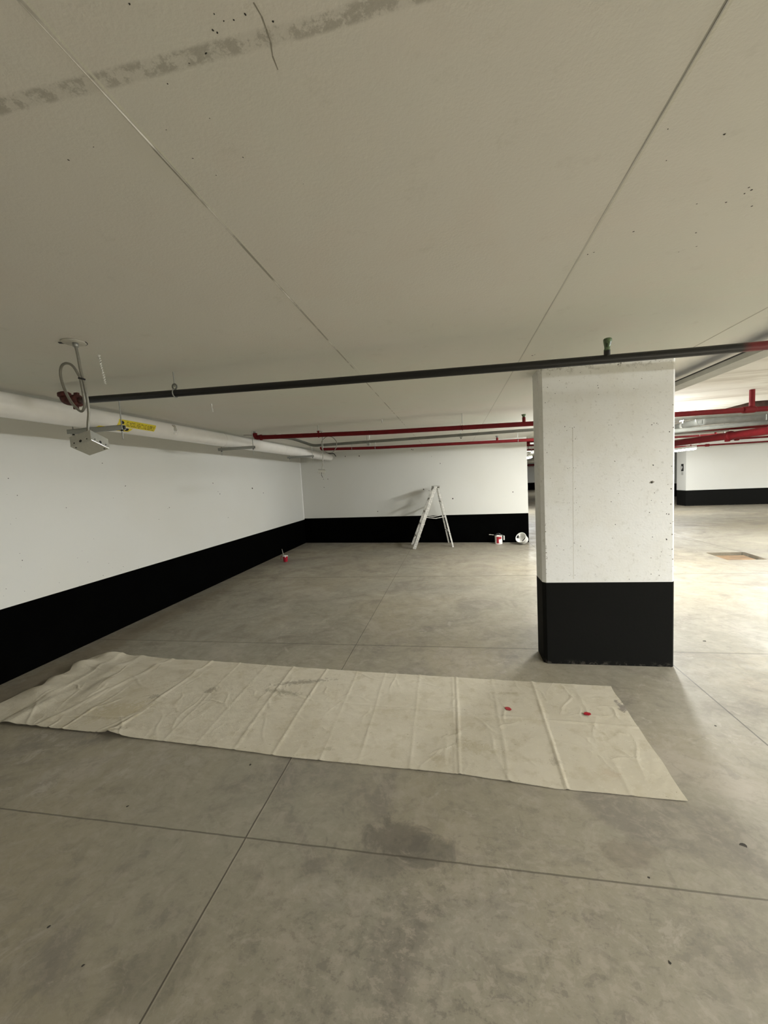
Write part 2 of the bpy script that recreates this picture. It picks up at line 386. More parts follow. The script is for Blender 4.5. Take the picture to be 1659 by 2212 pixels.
# ---- measured marks on the surfaces (metres)
COL_PITS=[[0.787,2.361,0.0025],[1.012,2.353,0.0025],[1.212,2.344,0.0019],[1.406,2.35,0.0019],[1.586,2.332,0.0025],[1.567,2.381,0.0025],[1.446,2.265,0.0025],[0.86,2.308,0.0025],[0.77,2.264,0.0032],[0.74,2.267,0.0019],[0.909,2.251,0.0025],[1.137,2.263,0.0019],[1.136,2.243,0.0032],[1.14,2.225,0.0032],[1.143,2.174,0.0025],[1.391,2.197,0.0032],[1.512,2.236,0.0013],[0.826,2.212,0.0025],[0.751,2.146,0.0032],[1.124,2.097,0.0019],[1.512,2.042,0.0019],[0.981,2.038,0.0019],[0.837,2.052,0.0013],[0.893,1.949,0.0038],[0.908,1.916,0.0025],[0.93,1.939,0.0019],[0.949,1.933,0.0032],[0.962,1.938,0.0025],[1.214,1.935,0.0025],[1.233,1.934,0.0025],[1.515,1.914,0.0032],[1.53,1.926,0.0025],[1.55,1.923,0.0032],[1.558,1.915,0.0025],[1.636,1.852,0.0038],[0.97,1.847,0.0025],[0.951,1.833,0.0025],[0.831,1.888,0.0019],[0.732,1.871,0.0019],[0.757,1.753,0.0032],[1.57,1.711,0.0025],[1.255,1.654,0.0032],[1.526,1.607,0.0051],[1.226,1.613,0.0019],[0.925,1.622,0.0025],[0.91,1.618,0.0025],[0.955,1.62,0.0025],[0.971,1.619,0.0025],[1.587,1.54,0.0025],[0.778,1.546,0.0025],[1.288,1.489,0.0019],[1.387,1.493,0.0025],[1.516,1.477,0.0089],[1.535,1.393,0.0032],[0.965,1.454,0.0032],[1.28,1.401,0.0025],[0.84,1.418,0.0025],[0.868,1.464,0.0019],[1.226,1.338,0.0032],[1.513,1.336,0.0025],[1.585,1.318,0.0025],[1.313,1.341,0.0019],[0.917,1.343,0.0019],[0.904,1.343,0.0019],[0.954,1.341,0.0019],[0.971,1.341,0.0019],[0.996,1.308,0.0025],[0.968,1.283,0.0025],[1.619,1.227,0.0038],[1.635,1.224,0.0038],[1.5,1.243,0.0032],[1.256,1.156,0.0032],[1.521,1.049,0.0032],[1.233,1.048,0.0025],[1.62,1.028,0.0057],[0.95,1.016,0.0032],[0.998,0.99,0.0032],[0.818,0.997,0.0032],[0.869,0.962,0.0032],[1.397,1.081,0.0019],[1.355,0.97,0.0025],[1.584,0.931,0.0032],[1.577,0.898,0.0025],[1.646,0.901,0.0025],[1.511,0.884,0.0032],[0.952,0.751,0.0025],[0.91,0.749,0.0019],[1.512,0.754,0.0032],[1.569,0.743,0.0032],[1.565,0.786,0.0025],[1.356,0.715,0.0032],[1.65,1.419,0.0045],[1.649,1.301,0.0038],[1.648,1.153,0.0038],[1.653,1.592,0.0032],[1.628,1.454,0.0025],[1.302,2.394,0.0051],[1.282,2.385,0.0045],[1.261,2.402,0.0032],[1.323,2.4,0.0032],[1.189,2.403,0.0025],[0.762,1.217,0.0019],[0.742,0.9,0.0025]]
LEFT_PITS=[[3.874,1.979,0.0059],[4.167,1.708,0.0076],[4.892,1.385,0.0089],[4.859,1.371,0.0044],[3.385,1.499,0.0041],[2.936,1.649,0.0036],[2.9,1.439,0.0022],[2.849,1.391,0.0026],[2.892,1.112,0.0031],[2.906,1.043,0.004],[2.889,0.986,0.0022],[3.502,1.02,0.0027],[3.443,0.955,0.0031],[3.553,0.887,0.0032],[3.81,0.815,0.0035],[3.855,0.75,0.0029],[4.005,0.731,0.0037],[3.968,0.699,0.003],[4.234,0.669,0.0032],[3.721,0.693,0.004],[3.559,0.724,0.0027],[3.423,0.654,0.0031],[2.89,0.755,0.0026],[2.745,0.82,0.0033],[2.718,0.762,0.0021],[3.217,0.746,0.0024],[4.666,1.237,0.005],[4.103,1.623,0.0025],[3.971,1.571,0.003],[3.063,0.925,0.0019],[3.657,1.127,0.0028],[2.879,1.806,0.0044],[2.851,1.66,0.0017],[5.987,1.714,0.009],[6.163,1.525,0.0111],[6.113,1.567,0.0073],[7.317,1.589,0.0176],[7.784,1.476,0.014],[6.357,1.089,0.0076]]
BACK_PITS=[[-3.395,1.73,0.018],[-3.273,1.723,0.0179],[-3.397,1.506,0.018],[-2.728,2.288,0.0178],[-2.341,2.272,0.0236],[-0.957,2.333,0.0174],[-0.923,2.319,0.0174],[-0.266,1.945,0.0172],[-0.703,1.334,0.0231],[-0.566,1.294,0.0173],[-0.0,1.078,0.0228],[1.376,1.176,0.0168],[-1.923,0.814,0.0176],[-0.472,2.127,0.0115]]
CEIL_PITS=[[-0.462,0.734,0.0022],[-0.528,0.758,0.0019],[-0.602,0.844,0.0021],[-0.595,0.925,0.0023],[-0.881,0.859,0.0034],[-0.793,0.843,0.0027],[-0.476,0.951,0.0023],[-0.492,0.842,0.002],[-0.277,0.707,0.0024],[-0.37,0.675,0.002],[-0.386,0.696,0.0025],[-0.381,0.701,0.0025],[-0.36,0.688,0.002],[-0.342,0.69,0.002],[-0.319,0.687,0.0024],[-0.421,0.726,0.003],[-0.497,0.632,0.0023],[0.906,1.405,0.0042],[0.922,1.419,0.0042],[0.912,1.432,0.0042],[0.98,1.505,0.0045],[0.881,1.462,0.0036],[0.701,1.173,0.0035],[0.549,1.121,0.0028],[0.652,1.548,0.004],[0.54,1.656,0.0044],[0.559,1.648,0.0044],[0.882,1.617,0.0041],[0.79,1.445,0.0029],[0.598,1.228,0.0025],[-0.571,0.985,0.0018],[-0.365,1.068,0.0019],[0.89,1.737,0.0036],[0.938,1.714,0.0035],[0.585,2.916,0.0081],[0.597,2.9,0.008]]
CRACKS=[[[-0.297,0.675],[-0.293,0.696],[-0.294,0.715],[-0.296,0.736],[-0.303,0.758],[-0.304,0.783]],[[1.321,3.318],[1.355,3.283],[1.45,3.283],[1.476,3.269]],[[1.699,3.127],[1.695,3.059],[1.705,3.016]]]
FLOOR_SPOTS=[[0.631,1.253,0.0067],[0.695,1.531,0.0054],[1.141,1.722,0.0136],[-1.216,1.934,0.0081],[-1.556,1.066,0.0061],[-1.31,0.983,0.0048],[-1.713,1.589,0.0072],[1.523,2.546,0.0071],[2.188,3.818,0.0167]]
# ================================================================ the room
XL0 = lambda y: -4.056+.0123*(10.066-y)        # left wall plane
YB = lambda x: 10.066-.13685*(x+4.056)         # back wall plane
Y0, Y1, X1 = -7.5, 38.0, 17.0
# floor: slab top face with the sump pit left open
DR = [(4.43, 7.73), (4.39, 7.11), (4.96, 7.11), (5.03, 7.73)]
def plane_with_hole(mb, z, x0, x1, y0, y1, q, mi=0, down=False):
    o = [(x0, y0), (x1, y0), (x1, y1), (x0, y1)]; h = [q[1], q[2], q[3], q[0]]     # both: near-left, near-right, far-right, far-left
    vs = [(*p, z) for p in o]+[(*p, z) for p in h]
    fs = [(0, 1, 5, 4), (1, 2, 6, 5), (2, 3, 7, 6), (3, 0, 4, 7)]
    if down: fs = [f[::-1] for f in fs]
    mb.add(vs, fs, mi); return h
mb = MB(); h = plane_with_hole(mb, 0, -4.4, X1, Y0, Y1+.1, DR)
for i in range(4):
    a, b = h[i], h[(i+1) % 4]; mb.add([(*a, 0), (*b, 0), (*b, -.07), (*a, -.07)], [(0, 1, 2, 3)])
mb.add([(*p, -.07) for p in h], [(0, 1, 2, 3)])
mb.add([(-4.4, Y0, -.2), (X1, Y0, -.2), (X1, Y1+.1, -.2), (-4.4, Y1+.1, -.2)], [(3, 2, 1, 0)])
for x, y, r in FLOOR_SPOTS: mb.disc((x, y, 0), (0, 0, 1), r, 1)
tag(mb.build('floor', [m_floor, m_spot]), kind='structure')
mb = MB(); q = [(4.455, 7.70), (4.415, 7.135), (4.93, 7.135), (5.0, 7.70)]
mb.add([(*p, -.035) for p in q]+[(*p, -.055) for p in q], [(0, 1, 2, 3), (7, 6, 5, 4), (0, 4, 5, 1), (1, 5, 6, 2), (2, 6, 7, 3), (3, 7, 4, 0)])
mb.v = [Vector((v.x, v.y, v.z-.0148)) for v in mb.v]
tag(mb.build('pit_cover', m_ply, origin=(4.7, 7.4, -.07)), 'square brown wooden cover sunk in the floor pit right of the pillar', 'floor cover')

# ceiling with the rough brown recess
HC = [(4.15, 6.95), (4.12, 6.22), (5.3, 6.22), (5.3, 6.95)]
mb = MB(); h = plane_with_hole(mb, ZC, -4.4, X1, Y0, Y1+.1, HC, down=True)
for i in range(4):
    a, b = h[i], h[(i+1) % 4]; mb.add([(*a, ZC), (*b, ZC), (*b, ZC+.25), (*a, ZC+.25)], [(3, 2, 1, 0)], 2)
mb.add([(*p, ZC+.25) for p in h], [(3, 2, 1, 0)], 2)
mb.add([(-4.4, Y0, ZC+.3), (X1, Y0, ZC+.3), (X1, Y1+.1, ZC+.3), (-4.4, Y1+.1, ZC+.3)], [(0, 1, 2, 3)])
for x, y, r in CEIL_PITS: mb.disc((x, y, ZC), (0, 0, -1), r*.8, 1)
for L in CRACKS: mb.strip([(x, y, ZC) for x, y in L], .0028, (0, 0, -1), 3)
def ridge(x, w, hgt, y0, y1, n=60, wob=.002):       # formwork fin pressed out of the slab
    vs = []
    for i in range(n+1):
        y = lerp(y0, y1, i/n); k = .5+.8*mnoise.noise(Vector((x*7, y*5, 0))); k = max(.05, min(1, k)); dx = wob*mnoise.noise(Vector((x, y*2.3, 3)))
        vs += [(x+dx-w/2, y, ZC+.001), (x+dx, y, ZC-hgt*k), (x+dx+w/2, y, ZC+.001)]
    mb.add(vs, [f for i in range(n) for f in ((i*3, i*3+3, i*3+4, i*3+1), (i*3+1, i*3+4, i*3+5, i*3+2))])
ridge(-.6636, .007, .0022, Y0, 3.2, 160, .006); ridge(-.640, .005, .002, 2.5, 3.0, 30); ridge(.5123, .006, .0018, Y0, 3.6, 160)
ridge(1.7, .006, .002, Y0, 3.2, 120)
tag(mb.build('ceiling', [m_ceil, m_pit, m_brown, m_crack]), kind='structure')

def wall_prism(name, a, b, nrm, th, bh, pits=(), seam=None, x_end=None):
    """wall from plan point a to b, front face towards nrm, painted black up to bh"""
    a = Vector((*a, 0)); b = Vector((*b, 0)); n = Vector((*nrm, 0)).normalized(); back = -n*th
    mb = MB()
    def quad(p, q, z0, z1, mi): mb.add([(p.x, p.y, z0), (q.x, q.y, z0), (q.x, q.y, z1), (p.x, p.y, z1)], [(0, 1, 2, 3)], mi)
    loop = [a, b, b+back, a+back]
    for i in range(4):
        p, q = loop[i], loop[(i+1) % 4]; quad(p, q, 0, bh, 1); quad(p, q, bh, ZC, 0)
    for (u, z, r, p) in pits: mb.disc(p, n, r, 2)
    return mb
# left wall
mb = wall_prism('wall_left', (XL0(Y0), Y0), (XL0(12), 12), (1, .0123), .25, .6505)
for y, z, r in LEFT_PITS: mb.disc((XL0(y), y, z), (1, 0, 0), r*1.1, 2)
mb.strip([(XL0(2.42), 2.42, 1.66), (XL0(2.43), 2.43, 1.35), (XL0(2.44), 2.44, 1.06)], .004, (1, 0, 0), 3)
mb.tube([(XL0(10.03)+.004, 10.035, .66), (XL0(10.03)+.004, 10.035, ZC)], .014, 8, False, 4)

tag(mb.build('wall_left', [m_wall, m_black, m_pit, m_groove, m_bead]), kind='structure')
# back wall with its free end on the right
nb = Vector((-.13685, -1, 0)).normalized()
mb = wall_prism('wall_back', (-4.2, YB(-4.2)), (1.697, YB(1.697)), (nb.x, nb.y), .22, .6793)
for x, z, r in BACK_PITS: mb.disc((x, YB(x), z), nb, r*.75, 2)
tag(mb.build('wall_back', [m_wall, m_black, m_pit, m_crack]), kind='structure')
# block of wall at the far right, the wall behind it, and the shell out of view
mb = wall_prism('wall_right_block', (8.82, 16.62), (X1, 15.25), (0, -1), .62, .597); tag(mb.build('wall_right_block', [m_wall, m_pblack, m_pit, m_crack]), kind='structure')
mb = wall_prism('wall_right_back', (9.6, 22.1), (X1, 21.4), (-.1, -1), .3, .66); tag(mb.build('wall_right_back', [m_wall, m_black, m_pit, m_crack]), kind='structure')
mb = wall_prism('wall_far', (-4.4, Y1), (X1, Y1), (0, -1), .3, .67); tag(mb.build('wall_far', [m_wall, m_black, m_pit, m_crack]), kind='structure')
mb = wall_prism('wall_right', (X1, Y0), (X1, Y1), (-1, 0), .3, .65); tag(mb.build('wall_right', [m_wall, m_black, m_pit, m_crack]), kind='structure')
mb = wall_prism('wall_front', (-4.4, Y0), (X1, Y0), (0, 1), .3, .65); tag(mb.build('wall_front', [m_wall, m_black, m_pit, m_crack]), kind='structure')
mb = wall_prism('wall_left_far', (-4.15, 12), (-4.15, Y1), (1, 0), .25, .65); tag(mb.build('wall_left_far', [m_wall, m_black, m_pit, m_crack]), kind='structure')

# ---------------------------------------------------------------- pillar
CX0 = (1.2, 3.43, 0)
pil = thing('concrete_pillar', CX0, 'broad white concrete pillar with chamfered edges and black painted base', 'pillar')
XA, XB, YF, YK, CH = .7050, 1.680, 3.300, 3.560, .026
foot = [(XA, YF+CH), (XA+CH, YF), (XB-.017, YF), (XB, YF+.017), (XB, YK-CH), (XB-CH, YK), (XA+CH, YK), (XA, YK-CH)]
BH = .691
def prism(mb, foot, z0, z1, mi=0, nz=1, jag=0):
    n = len(foot)
    for i in range(n):
        p, q = foot[i], foot[(i+1) % n]
        mb.add([(*p, z0), (*q, z0), (*q, z1), (*p, z1)], [(0, 1, 2, 3)], mi)
mb = MB(); prism(mb, foot, BH, ZC)
mb.v = mb.v
for x, z, r in COL_PITS:
    if x < XA+CH+.002: x = XA+CH+.006
    if x > XB-.02: x = XB-.024
    mb.disc((x, YF, z), (0, -1, 0), r*1.12, 1)
mb.strip([(.951, YF, 1.93), (.946, YF, 1.4), (.942, YF, .72)], .005, (0, -1, 0), 3, .0004)
for k in range(34):     # chips along the two front arrises
    z = random.uniform(.72, 2.3); e = random.choice((XA+CH+.001, XA+CH+.001, XB-.021))
    if e > 1 or z < 1.2: mb.disc((e+random.uniform(0, .006), YF, z), (0, -1, 0), random.uniform(.002, .006), 2, 6, .5)
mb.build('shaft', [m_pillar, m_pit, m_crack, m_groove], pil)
mb = MB(); f2 = [(p[0]+(-.0012 if p[0] < 1.2 else .0012), p[1]+(-.0012 if p[1] < 3.42 else .0012)) for p in foot]
prism(mb, f2, 0, BH); mb.add([(*p, BH) for p in f2], [list(range(8))])
tag(mb.build('painted_base', m_pblack, pil), 'black painted base of the pillar')
# tie hole with a raw rim
mb = MB(); c = [q for q in COL_PITS if q[2] > .008][0]
mb.disc((c[0], YF, c[1]), (0, -1, 0), .016, 0, 12, .25, .0003); mb.build('chipped_rim', m_crack, pil)

# ---------------------------------------------------------------- lamps
for i, (x, y, L, s, dp, hz, qt, lab) in enumerate(LAMPS):
    lp = thing('strip_light', (x, y, hz), lab, 'lamp', 'strip lights over the drive aisles'); lp.rotation_euler.z = qt*math.pi/2
    w = .14; mb = MB()
    mb.box((x, y, hz+.035), (w+.012, L+.012, .07), None, 0, .008)
    if not dp:
        for q in (-1, 1): mb.box((x+q*(w/2+.003), y, hz-.006), (.006, L+.012, .03)); mb.box((x, y+q*(L/2+.003), hz-.006), (w, .006, .03))
    mb.build('housing', m_house, lp)
    if s not in EMS: EMS[s] = mk_em(s)
    mb = MB()
    if dp:
        p0 = [(x-w/2, hz-.0005), (x-w/2+.008, hz-dp*.7), (x-w/2+.03, hz-dp), (x+w/2-.03, hz-dp), (x+w/2-.008, hz-dp*.7), (x+w/2, hz-.0005)]
    else: p0 = [(x-w/2, hz-.012), (x+w/2, hz-.012)]
    mb.add([(a, yy, c) for yy in (y-L/2, y+L/2) for a, c in p0], [(k, k+1, len(p0)+k+1, len(p0)+k) for k in range(len(p0)-1)])
    if dp: mb.add([(a, yy, c) for yy in (y-L/2, y+L/2) for a, c in p0], [tuple(range(6))[::-1], tuple(range(6, 12))])
    mb.build('lens', EMS[s], lp)
    for yy in (y-L*.35, y+L*.35):
        MB().tube([(x, yy, hz+.068), (x, yy, ZC)], .004, 6).build('hanging_rod', m_galv, lp)

# ---------------------------------------------------------------- heating pipe along the left wall
PX, PZ, PR = -3.172, 2.297, .0925
hp = thing('heating_pipe', (PX, 3, PZ), 'thick white jacketed heating pipe running along the top of the left wall', 'pipe')
mb = MB(); mb.tube([(PX, Y0+.05, PZ), (PX, YB(PX)-.016, PZ)], PR, 48); mb.build('pipe_jacket', m_jacket, hp)
for yy in (2.93, 5.02, 7.0, 8.9, .9, -1.2):
    MB().lathe([(PR+.0005, -.018), (PR+.002, -.016), (PR+.002, .016), (PR+.0005, .018)], (PX, yy, PZ), R3(math.pi/2, 'X'), 48).build('jacket_joint', m_jacket, hp)
def onpipe(y, a, lift): return (PX+(PR+lift)*math.cos(a), y, PZ+(PR+lift)*math.sin(a))
def wrap_label(y0, y1, a_top, a_bot, skew0, skew1, lift, mat, name, parent, n=10, m=14):
    mb = MB(); vs = []
    for i in range(m+1):
        for j in range(n+1):
            v = j/n; a = lerp(a_top, a_bot, v)+lerp(skew0, skew1, i/m); y = lerp(y0, y1, i/m)-.03*v
            vs.append(onpipe(y, a, lift))
    mb.add(vs, [(i*(n+1)+j, (i+1)*(n+1)+j, (i+1)*(n+1)+j+1, i*(n+1)+j+1) for i in range(m) for j in range(n)], 0, True)
    return mb.build(name, mat, parent)
D = math.radians
def wrap_text(txt, y0, y1, a_mid, h_ang, skew0, skew1, parent, flip=False):
    cu = bpy.data.curves.new('lettering', 'FONT'); cu.body = txt; cu.size = 1; ob = bpy.data.objects.new('tmp', cu); sc.collection.objects.link(ob)
    bpy.context.view_layer.update()
    me = bpy.data.meshes.new_from_object(ob.evaluated_get(bpy.context.evaluated_depsgraph_get())); bpy.data.objects.remove(ob)
    xs = [v.co.x for v in me.vertices]; x0, x1 = min(xs), max(xs)
    for v in me.vertices:
        s = (v.co.x-x0)/(x1-x0)
        y = lerp(y0, y1, s)+v.co.y*.012; a = a_mid+(v.co.y-.36)*h_ang/.72+lerp(skew0, skew1, s)
        v.co = Vector(onpipe(y, a, .0022))-Vector(parent.parent['_o'])
    me.materials.append(m_ink); o = bpy.data.objects.new('lettering', me); sc.collection.objects.link(o); o.parent = parent; return o
lb = tag(wrap_label(3.235, 3.70, D(14), D(-28), D(0), D(-2), .001, m_yellow, 'yellow_label', hp), 'yellow label reading GLYCOL HEATING SUPPLY')
wrap_text('GLYCOL HEATING SUPPLY', 3.31, 3.665, D(-9), D(27), D(1), D(-3), lb)
mb = MB(); mb.add([onpipe(3.265+.022*math.cos(k*.5236), D(-4)+.17*math.sin(k*.5236), .0022) for k in range(12)], [list(range(12))]); mb.build('arrow_disc', m_ink, lb)
lb2 = tag(wrap_label(3.03, 3.40, D(-38), D(-66), D(-6), D(6), .001, m_yellow, 'yellow_label', hp), 'lower yellow label wrapped under the pipe')
wrap_text('GLYCOL', 3.10, 3.28, D(-50), D(18), D(-4), D(2), lb2)
mb = MB(); mb.add([onpipe(3.335+.022*math.cos(k*.5236), D(-44)+.17*math.sin(k*.5236), .0022) for k in range(12)], [list(range(12))]); mb.build('arrow_disc', m_ink, lb2)
mb = MB(); vs = []; m, n = 12, 10
for i in range(m+1):
    for j in range(n+1):
        wv = mnoise.noise(Vector((i*.9, j*.9, 2)))
        vs.append(onpipe(3.99+(j/n-.5)*.05*(1+.3*math.sin(i*1.3)), lerp(D(42), D(-28), i/m)+(j/n)*.05, .003+.003*wv))
mb.add(vs, [(i*(n+1)+j, i*(n+1)+j+1, (i+1)*(n+1)+j+1, (i+1)*(n+1)+j) for i in range(m) for j in range(n)])
tag(mb.build('foil_tape', m_foil, hp), 'crumpled silver foil tape patch')

# trapeze supports under it
def trapeze(y, lab):
    s = thing('pipe_support', (-3.07, y, 2.18), lab, 'pipe support', 'channel supports under the heating pipe')
    x0, x1, zt = -3.36, -2.79, 2.2045; h, w = .038, .041; mb = MB()
    mb.box(((x0+x1)/2, y, zt-.0015), (x1-x0, w, .003)); mb.box(((x0+x1)/2, y-w/2+.0015, zt-h/2), (x1-x0, .003, h)); mb.box(((x0+x1)/2, y+w/2-.0015, zt-h/2), (x1-x0, .003, h))
    mb.box(((x0+x1)/2, y-w/2+.007, zt-h+.0015), (x1-x0, .011, .003)); mb.box(((x0+x1)/2, y+w/2-.007, zt-h+.0015), (x1-x0, .011, .003))
    mb.build('channel', m_galv, s)
    for xx in (x0+.045, x1-.022):
        r = MB().tube([(xx, y, ZC), (xx, y, 2.10 if xx < -3 else 2.085)], .005, 8).build('threaded_rod', m_galv, s)
        MB().lathe([(0, 0), (.014, 0), (.014, .003), (.009, .003), (.009, .011), (0, .011)], (xx, y, zt-h-.012), None, 6).build('nut', m_dark, r)
trapeze(2.97, 'grey steel channel under the heating pipe, nearest one beside the yellow label')
trapeze(5.235, 'grey steel channel under the heating pipe, middle one left of the red pipe end')
trapeze(7.66, 'grey steel channel under the heating pipe, farthest one before the corner')

# ---------------------------------------------------------------- sprinkler pipes
def pz(x, P): return interp(x, P)
def hpipe(name, P, y, r, mat, lab, cat='pipe', seg=20):
    x0 = P[0][0]; t_ = thing(name, (x0, y, P[0][1]), lab, cat)
    MB().tube([(x, y, z) for x, z in P], r, seg).build('pipe_run', mat, t_)
    return t_
def band(p, r, w, mat, parent, name='coupling', axis='X'):
    rot = R3(math.pi/2, 'Y') if axis == 'X' else (R3(math.pi/2, 'X') if axis == 'Y' else None)
    return MB().lathe([(0, -w/2), (r*.9, -w/2), (r, -w*.35), (r, w*.35), (r*.9, w/2), (0, w/2)], p, rot, 20).build(name, mat, parent)
def riser(p, r, h, mat, parent, capmat=None, capname='sprinkler_head'):
    x, y, z = p
    q = MB().tube([(x, y, z), (x, y, z+h)], r, 14).build('outlet', mat, parent)
    if capmat:
        MB().lathe([(0, 0), (r*.8, 0), (r*.9, .01), (r*1.15, .02), (r*1.45, .03), (r*1.5, .036), (0, .038)], (x, y, z+h), None, 14).build(capname, capmat, parent)
def hanger(p, r, mat, parent, ring=True, rod=.004):
    x, y, z = p
    MB().tube([(x, y, z+r+.02), (x, y, ZC)], rod, 6).build('hanger_rod', m_galv, parent)
    if ring:
        pts = [(x, y+(r+.004)*math.cos(a*math.pi/8), z+(r+.004)*math.sin(a*math.pi/8)) for a in range(16)]
        MB().tube(pts, .004, 6, True).build('hanger_ring', mat, parent)
BZ = [(-2.70, 2.293), (-1.83, 2.270), (-.77, 2.243), (.43, 2.217), (1.31, 2.202), (3.2, 2.18)]
bp = hpipe('sprinkler_pipe', BZ, 2.41, .0235, m_blackpipe, 'black sprinkler pipe crossing in front of the pillar, its right end painted red')
BPY = 2.41
hanger((-1.835, BPY, pz(-1.835, BZ)), .0235, m_galv, bp)
# clevis lug over the pipe
zz = pz(-1.835, BZ); MB().tube([(-1.835+.016*math.cos(a*.5236), BPY, zz+.045+.018*math.sin(a*.5236)) for a in range(12)], .0055, 8, True).build('clevis', m_grey, bp)
zz = pz(.88, BZ); MB().tube([(.88, BPY, zz), (.88, BPY, zz+.045)], .0165, 16).build('outlet', m_blackpipe, bp)
MB().lathe([(0, 0), (.016, 0), (.017, .006), (.014, .010), (.0145, .02), (.018, .035), (.0215, .052), (.022, .062), (.019, .066), (.010, .069), (0, .0695)], (.88, BPY, zz+.045), R3(.06, 'Y'), 18).build('sprinkler_cover', m_green, bp)['label'] = 'green plastic cover over the sprinkler head'
# rusty elbow at the left end
el = MB(); el.tube(spline([(-2.62, BPY, 2.290), (-2.69, BPY, 2.295), (-2.735, BPY+.01, 2.315), (-2.745, BPY+.015, 2.36)], 6), .032, 16)
el = el.build('elbow', m_rust, bp); band((-2.63, BPY, 2.292), .043, .05, m_rust, bp); band((-2.745, BPY+.015, 2.345), .042, .03, m_rust, bp, axis='Z')
for q in ((-2.63, BPY-.01, 2.240), (-2.63, BPY+.005, 2.338)): MB().box(q, (.03, .022, .022), None, 0, .003).build('coupling_bolt', m_rust, bp)
MB().lathe([(0, 0), (.014, 0), (.012, .02), (.004, .022), (.004, .03), (.016, .032), (0, .036)], (-2.735, BPY+.015, 2.362), None, 12).build('sprinkler_head', m_box, bp)

RZ = [(-2.70, 2.312), (-.94, 2.253), (1.04, 2.215), (2.63, 2.196), (3.6, 2.185), (8, 2.14)]
rp = hpipe('sprinkler_pipe', RZ, 5.2, .030, m_red, 'thick red sprinkler pipe, nearer of the two on the left, ending in an upturned elbow')
MB().tube(spline([(-2.66, 5.2, 2.312), (-2.72, 5.2, 2.315), (-2.745, 5.2, 2.335), (-2.748, 5.2, 2.375)], 6), .032, 14).build('elbow', m_red, rp)
band((-2.66, 5.2, 2.311), .040, .035, m_red, rp)
MB().lathe([(0, 0), (.022, 0), (.024, .012), (.028, .024), (0, .028)], (-2.748, 5.2, 2.375), None, 12).build('sprinkler_head', m_galv, rp)
riser((.925, 5.2, 2.218), .021, .085, m_red, rp, m_green)
for xx in (-1.80, .16, 1.9):
    hanger((xx, 5.2, pz(xx, RZ)), .030, m_red, rp)
band((-1.80, 5.2, pz(-1.8, RZ)+.04), .014, .035, m_red, rp, 'hanger_nut', 'Z')
MB().tube([(3.43, 5.2, 2.19), (3.43, 5.2, ZC)], .027, 16).build('riser', m_red, rp); band((3.40, 5.2, 2.188), .039, .13, m_red, rp)

R2 = [(-2.68, 2.340), (-1.46, 2.291), (1.59, 2.236), (4.0, 2.212), (5.4, 2.200), (9, 2.17)]
r2 = hpipe('sprinkler_pipe', R2, 8.0, .030, m_red, 'thin red sprinkler pipe nearest the back wall, starting behind the looped cable')
MB().tube(spline([(-2.64, 8.0, 2.338), (-2.70, 8.0, 2.342), (-2.725, 8.0, 2.36), (-2.728, 8.0, 2.39)], 5), .032, 12).build('elbow', m_red, r2)
riser((.91, 8.0, 2.25), .022, .075, m_red, r2, m_grey)
for xx in (-2.05, -1.55, 1.3): hanger((xx, 8.0, pz(xx, R2)), .03, m_galv, r2)

# grey conduit between them
cz = 2.232; cn = thing('conduit', (-2.2, 6.1, cz), 'grey electrical conduit running between the two red pipes and bending up to the ceiling', 'conduit')
pts = spline([(-3.05, 5.75, 2.385), (-2.75, 5.85, 2.385), (-2.55, 6.0, 2.365), (-2.35, 6.08, 2.29), (-2.22, 6.1, 2.242), (-2.05, 6.1, cz), (-1.5, 6.1, cz), (1, 6.1, cz), (8, 6.1, cz+.01)], 8)
MB().tube(pts, .022, 14).build('conduit_run', m_grey, cn)
MB().tube([(-1.0, 6.14, cz+.012), (1.0, 6.14, cz+.016), (8, 6.14, cz+.02)], .011, 8).build('small_conduit', m_grey, cn)
for xx in (-1.27, -1.31, .16, 3.05, 3.35):
    MB().tube([(xx, 6.1, cz-.05), (xx, 6.1, ZC)], .004, 6).build('hanger_rod', m_galv, cn)
for xx in (-1.29, .16, 3.2):
    MB().box((xx, 6.1, cz-.027), (.05, .10, .014)).box((xx, 6.1, cz-.045), (.02, .02, .03)).build('strap_clamp', m_galv, cn)
MB().box((-2.62, 5.70, 2.385), (.075, .05, .05), R3(.3), 0, .006).build('white_fitting', m_plastic, cn)
MB().tube([(-3.05, 5.42, 2.395), (-2.66, 5.68, 2.39)], .006, 8).build('thin_cable', m_cable, cn)

# grey trunk pipes over the aisle
gp = thing('drain_pipe', (4.2, 7.8, 2.31), 'thick grey pipe over the aisle right of the pillar, turning towards the right edge', 'pipe')
pts = spline([(4.36, 9.6, 2.315), (4.29, 8.48, 2.312), (4.20, 7.75, 2.31), (4.27, 7.56, 2.31), (4.6, 7.52, 2.31), (8, 7.5, 2.32)], 10)
MB().tube(pts, .062, 18).build('pipe_run', m_grey, gp); band((4.24, 8.05, 2.31), .075, .08, m_grey2, gp, axis='Y')
MB().tube([(4.2, 7.8, 2.22), (4.2, 7.8, ZC)], .006, 6).build('hanger_rod', m_galv, gp)
MB().box((4.2, 7.8, 2.238), (.22, .05, .02)).build('hanger_bar', m_grey, gp)
g2 = thing('drain_pipe', (4.2, 7.1, 2.18), 'second grey pipe beneath the thick one over the aisle, right of the pillar', 'pipe')
MB().tube(spline([(3.62, 7.55, 2.175), (4.4, 7.2, 2.18), (5.2, 7.05, 2.185), (8, 7.0, 2.19)], 8), .036, 14).build('pipe_run', m_grey, g2)
MB().tube([(4.9, 7.12, 2.15), (4.9, 7.12, ZC)], .005, 6).build('hanger_rod', m_galv, g2)

